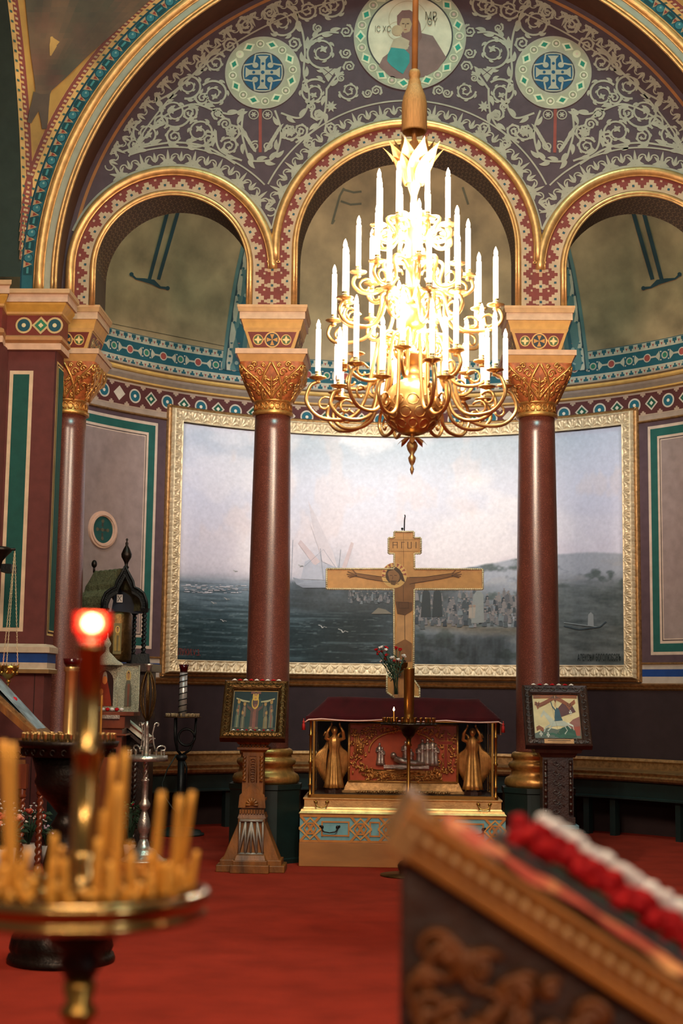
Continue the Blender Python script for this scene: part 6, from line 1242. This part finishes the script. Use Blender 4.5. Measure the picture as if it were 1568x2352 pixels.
# flowers at far left
def bouquet(x, y, Y, w_, h_, n_, cols, label, pot_h, pot_r, grp=None, seed=1):
    p_ = P(x, y, Y); t = thing('flower_pot', label, 'flower pot', (p_.x, Y, 0), 0, grp); rr = random.Random(seed)
    b = MB(); b.lathe([(pot_r*.75, 0), (pot_r, pot_h), (pot_r*.92, pot_h), (pot_r*.8, pot_h-.03)], 20); obj('pot', b, 'pot_cream', t)
    b = MB(); zc = p_.z
    for k_ in range(40): a_ = rr.uniform(0, 6.28); r_ = rr.uniform(0, w_); b.tube([(0, 0, pot_h-.02), (r_*.5*cos(a_), r_*.5*sin(a_), (zc+pot_h)/2), (r_*cos(a_), r_*sin(a_), zc+rr.uniform(-h_, h_*.5))], [.004, .006, .002], 4)
    for k_ in range(60): a_ = rr.uniform(0, 6.28); r_ = rr.uniform(0, w_); z_ = zc+rr.uniform(-h_*1.3, h_*.4); b.add([(r_*cos(a_)+d[0], r_*sin(a_)+d[1], z_+d[2]) for d in ((0, 0, 0), (.03*cos(a_), .03*sin(a_), .02), (.06*cos(a_), .06*sin(a_), -.01), (.03*cos(a_+.5), .03*sin(a_+.5), -.02))], [(0, 1, 2, 3)])
    obj('leaves', b, 'leaf_green', t)
    for k_ in range(n_):
        a_ = rr.uniform(0, 6.28); r_ = w_*sqrt(rr.random()); c = rr.choice(cols); s_ = .028 if c in ('#c9604e', '#d98a70') else .011; b = MB()
        cx, cy, cz = r_*cos(a_), r_*sin(a_)-.02, zc+h_*.9*(1-(r_/w_)**2)*rr.uniform(.2, 1)+rr.uniform(-.05, .02)
        for j_ in range(5 if s_ > .02 else 3): b.ball((cx+rr.uniform(-s_, s_)*.6, cy+rr.uniform(-s_, s_)*.6, cz+rr.uniform(-s_, s_)*.4), s_*.7, 6, 4, (1, 1, .8), c)
        obj('blossom', b, 'petal', t)
bouquet(8, 1880, 11.6, .20, .16, 80, ['#cfc4bc']*9+['#c9604e', '#d98a70'], 'big bouquet of orange roses and tiny white flowers in a pale pot at far left', .30, .11, None, 2)
bouquet(68, 1872, 12.75, .15, .12, 60, ['#cfc4bc']*7+['#c9604e'], 'bunch of white and coral flowers behind the twisted lectern legs', .22, .08, None, 4)
bouquet(108, 1903, 13.2, .07, .04, 36, ['#d8b0b8', '#cfa8b4'], 'small pot of pale pink blossoms beside the twisted lectern legs', .16, .05, None, 6)
bouquet(300, 1860, 13.75, .09, .14, 16, ['#5d8a5a', '#5d8a5a', '#8a1c2c'], 'leafy plant with a few dark red buds behind the silvery candle stand', .12, .06, None, 8)
# ================================================================== FOREGROUND, out of focus
# brass candle stand on the left
Yn = 2.28; q_ = P(190, 2050, Yn); t = thing('candle_stand', 'large blurred brass candle tray close to the camera, full of cups and honey candles', 'candle stand', (q_.x, Yn, 0)); zn = lambda y: P(190, y, Yn).z; z1 = q_.z; RR = P(478, 2045, Yn).x-q_.x
b = MB(); b.lathe([(.16, 0), (.16, .02), (.12, .04), (.06, .08), (.03, .12)], 32); obj('foot', b, 'brass', t)
zb = z1-.055; b = MB(); b.lathe([(.017, .10), (.017, .5), (.03, .52), (.017, .54), (.016, zb-.20), (.026, zb-.19), (.018, zb-.18), (.018, zb-.14), (.028, zb-.13), (.028, zb-.12), (.019, zb-.11), (.026, zb-.085), (.022, zb-.075)], 28); obj('pole', b, 'brass', t)
b = MB(); b.lathe([(.022, zb-.075), (.035, zb-.05), (.028, zb-.035), (.05, zb-.02), (.058, zb+.0), (.05, z1-.04)], 36); obj('hub', b, 'bronze_black', t)
b = MB(); b.lathe([(.05, z1-.034), (RR-.03, z1-.034), (RR-.012, z1-.037), (RR-.004, z1-.033), (RR-.003, z1-.027), (RR-.008, z1-.023), (RR-.008, z1-.018), (RR-.002, z1-.013), (RR+.003, z1-.004), (RR, z1+.005), (RR-.006, z1+.008), (RR-.011, z1+.003), (RR-.012, z1-.012), (.03, z1-.014)], 72); obj('tray', b, 'brass_polished', t)
cups(t, z1-.013, ((RR-.03, 34), (RR-.07, 28), (RR-.105, 20), (.05, 12)), 'brass', .0075, .026)
zt2 = zn(1480); b = MB(); b.lathe([(.034, z1-.012), (.036, z1+.015), (.026, z1+.02), (.034, z1+.035), (.026, z1+.045), (.036, z1+.06), (.022, z1+.068), (.0215, zt2-.17), (.024, zt2-.165), (.021, zt2-.16), (.0205, zt2-.012), (.026, zt2-.008), (.026, zt2), (.012, zt2)], 36); obj('central_tube', b, 'brass_polished', t)
b = MB(); b.lathe([(.010, zt2), (.018, zt2+.004), (.020, zt2+.012), (.029, zt2+.022), (.030, zt2+.05), (.027, zt2+.05), (.024, zt2+.024), (.012, zt2+.012)], 28); obj('red_glass_cup', b, 'red_glass', t)
b = MB(); b.ball((0, 0, zt2+.034), .015, 10, 8, (1, 1, .9)); obj('small_flame', b, 'flame', t)
GRP = 'honey candles standing in the near brass tray'
for k_, (x, y, Yy, h, le) in enumerate(((28, 1705, -.02, .28, -.006), (125, 1915, -.05, .11, 0), (8, 1700, .05, .22, -.01), (238, 1860, -.02, .12, .004), (262, 1738, .03, .21, .006), (288, 1722, -.02, .22, .004), (272, 1800, -.06, .17, 0), (372, 1818, -.02, .15, .006), (414, 1828, .0, .14, .004), (442, 1818, .04, .14, .01), (250, 1835, .08, .14, 0), (226, 1925, -.1, .07, 0), (303, 1960, -.08, .06, 0), (66, 1950, -.09, .06, .01), (340, 1965, .05, .05, -.006))):
    Y_ = Yn+Yy; tip = P(x, y, Y_); h = tip.z-(z1-.008); base = Vector((tip.x-le*2, Y_, z1-.008))
    lb = {0: 'tallest honey candle at the picture edge, leaning outwards in the near tray', 5: 'tall honey candle just right of the thick brass tube in the near tray', 9: 'outermost honey candle on the side of the near tray facing the icon stand'}.get(k_, 'blurred honey-coloured wax candle standing unlit among the cups of the near tray')
    thin_candle(tuple(base), h, .0068, lb, None if k_ in (0, 5, 9) else GRP, False, (le*2, 0))
rr = random.Random(9)
for k_ in range(62):                                          # short stubs left in the cups
    a_ = rr.uniform(0, 6.28); r_ = (RR-.03 if k_ % 2 else RR-.07); n_ = 34 if k_ % 2 else 28; a_ = 2*pi*(k_//2)/n_+r_*9
    if k_ < 60: thin_candle((q_.x+r_*cos(a_), Yn+r_*sin(a_), z1-.008), rr.uniform(.025, .075), .0058, 'short honey candle stub burnt low in the near brass tray', 'candle stubs in the near brass tray', False, (rr.uniform(-.01, .01), rr.uniform(-.008, .008)))
# big carved lectern on the right
Yg = 1.85; A0 = P(890, 1950, Yg); B0 = P(1509, 2352, Yg); dv = (B0-A0).normalized(); B0 = A0+dv*.62; nv = Vector((-dv.z, 0, dv.x)); DPT = .36
lt = thing('lectern', 'large carved gilt-brown lectern in the blurred foreground, its top sloping away to the side', 'lectern', (A0.x+.30, Yg+DPT/2, 0))
org = lt.location
def board(s0, s1, h0, h1, y0, y1): # box in the slope's own axes
    vs_ = []
    for yy in (y0, y1):
        for s_ in (s0, s1):
            for h in (h0, h1): p_ = A0+dv*s_+nv*h; vs_.append((p_.x-org.x, Yg+yy-org.y, p_.z-org.z))
    return vs_, [(0, 1, 3, 2), (4, 6, 7, 5), (0, 4, 5, 1), (2, 3, 7, 6), (1, 5, 7, 3), (0, 2, 6, 4)]
SL = .62
b = MB(); b.add(*board(0, SL, 0, .016, 0, .03)); b.add(*board(0, SL, .016, .046, .004, .03)); b.add(*board(-.002, SL, .046, .056, -.004, .03))
obj('side_rail', b, 'lectern_gilt', lt, .003)
b = MB(); b.add(*board(0, SL, .0, .05, DPT-.03, DPT)); obj('side_rail', b, 'lectern_gilt', lt, .003)
b = MB()
for k_ in range(30): s_ = .018+k_*.0205; p_ = A0+dv*s_+nv*.031; b.ball((p_.x-org.x, Yg+.002-org.y, p_.z-org.z), .0125, 8, 6, (.62, .5, 1))
obj('egg_moulding', b, 'lectern_pale', lt)
b = MB(); b.add(*board(-.004, .03, -.002, .064, -.003, DPT)); b.add(*board(-.006, .012, .05, .074, 0, DPT*.5)); obj('raised_end', b, 'lectern_gloss', lt, .004)
b = MB(); b.add(*board(0, SL, .02, .036, .02, DPT-.02)); obj('top_board', b, 'wood_dark', lt)
b = MB(); Ax = P(926, 2000, Yg+.02).x; w_ = .56; b.box((Ax+w_/2-org.x, 0, .42), (w_, DPT-.06, .84))
pA, pB = A0+dv*.03, A0+dv*SL; vs_ = [(Ax-org.x, y, .84) for y in (-DPT/2+.03, DPT/2-.03)]+[(Ax+w_-org.x, y, .84) for y in (-DPT/2+.03, DPT/2-.03)]+[(Ax-org.x, y, pA.z-.005) for y in (-DPT/2+.03, DPT/2-.03)]+[(Ax+w_-org.x, y, pA.z-.005+dv.z/dv.x*(w_)) for y in (-DPT/2+.03, DPT/2-.03)]
b.add(vs_, [(0, 2, 6, 4), (1, 5, 7, 3), (0, 4, 5, 1), (2, 3, 7, 6), (4, 6, 7, 5)]); obj('body', b, 'lectern_body', lt)
b = MB(); rr = random.Random(21)
for k_ in range(150):                                         # carved foliage standing out from the side panel
    x = rr.uniform(.02, w_-.02); zl_ = pA.z-.035-x*.66; z = rr.uniform(1.02, max(1.03, zl_)); 
    if z > zl_-.0: continue
    a0_ = rr.uniform(0, 6.28); r_ = rr.uniform(.015, .035); y = -DPT/2+.02
    b.tube([(Ax-org.x+x+r_*(1-.07*i)*cos(a0_+i*.5), y, z+r_*(1-.07*i)*sin(a0_+i*.5)) for i in range(10)], [.005, .007, .008, .008, .007, .006, .005, .005, .004, .002], 6)
    if k_ % 2: b.ball((Ax-org.x+x, y, z), .011, 8, 6, (1, .6, 1))
for zz in (.55, 1.0): b.ball((Ax-org.x+.02, -DPT/2+.03, zz), .01)
obj('carved_foliage', b, 'lectern_carving', lt)
b = MB()
def clo(s, t): e = .012+.012*vnoise(np.array(s*14.), np.array(t*5.), 3); p_ = A0+dv*(.045+(SL-.05)*s)+nv*(.052+float(e)); return (p_.x-org.x+0, Yg+.016+.10*t-org.y, p_.z-.03*max(0, .12-t)/.12*.2)
b.grid(clo, 60, 8); o = obj('brocade_cloth', b, 'cloth_brocade'); o.location = (org.x, org.y, 0); tag(o, 'red and gold brocade cloth spread over the top of the blurred foreground lectern', 'cloth')
s0 = .14; b = MB(); b.add(*board(s0, SL, .04, .085, .10, .33)); o = obj('icon_board', b, 'wood_dark', None, .004); o.location = (org.x, org.y, 0); tag(o, 'thick dark-edged icon lying on the brocade cloth under the flower garland', 'icon')
g = thing('flower_garland', 'blurred garland of red and white flowers lying along the foreground icon', 'garland', (org.x, org.y, 0))
rr = random.Random(4)
b = MB(); b2 = MB(); b3 = MB()
for k_ in range(150):
    s_ = s0+.006+(SL-s0)*(k_ % 75)/75; row = k_//75; p_ = A0+dv*s_+nv*(.098+(.012 if row else 0)+rr.uniform(-.006, .006)); y = Yg+.14+.035*row+rr.uniform(-.012, .012)-org.y; c = '#8f0c10'
    for j_ in range(4): b.ball((p_.x-org.x+rr.uniform(-.009, .009), y+rr.uniform(-.009, .009), p_.z+rr.uniform(-.006, .008)), .0115, 6, 5, (1, 1, .8), c if j_ else '#a81a18')
for k_ in range(110):
    s_ = s0+.035+(SL-s0)*k_/110; p_ = A0+dv*s_+nv*(.130+rr.uniform(-.004, .005)); b2.ball((p_.x-org.x, Yg+.215+rr.uniform(-.008, .008)-org.y, p_.z), .012, 7, 5, (1, 1, .8), '#dccfc6')
for k_ in range(60): s_ = s0+.01+(SL-s0)*k_/60; p_ = A0+dv*s_+nv*.088; b3.tube([(p_.x-org.x, Yg+.13-org.y, p_.z), (p_.x-org.x+rr.uniform(-.02, .02), Yg+.20-org.y, p_.z+.01)], [.006, .003], 5)
b3.tube([tuple(Vector(((A0+dv*s_+nv*.092).x-org.x, Yg+.19-org.y, (A0+dv*s_+nv*.092).z))) for s_ in np.linspace(s0, SL, 20)], .016, 6)
obj('red_blossoms', b, 'petal', g); obj('white_blossoms', b2, 'petal', g); obj('green_stems', b3, 'leaf_green', g)
bpy.context.view_layer.update()
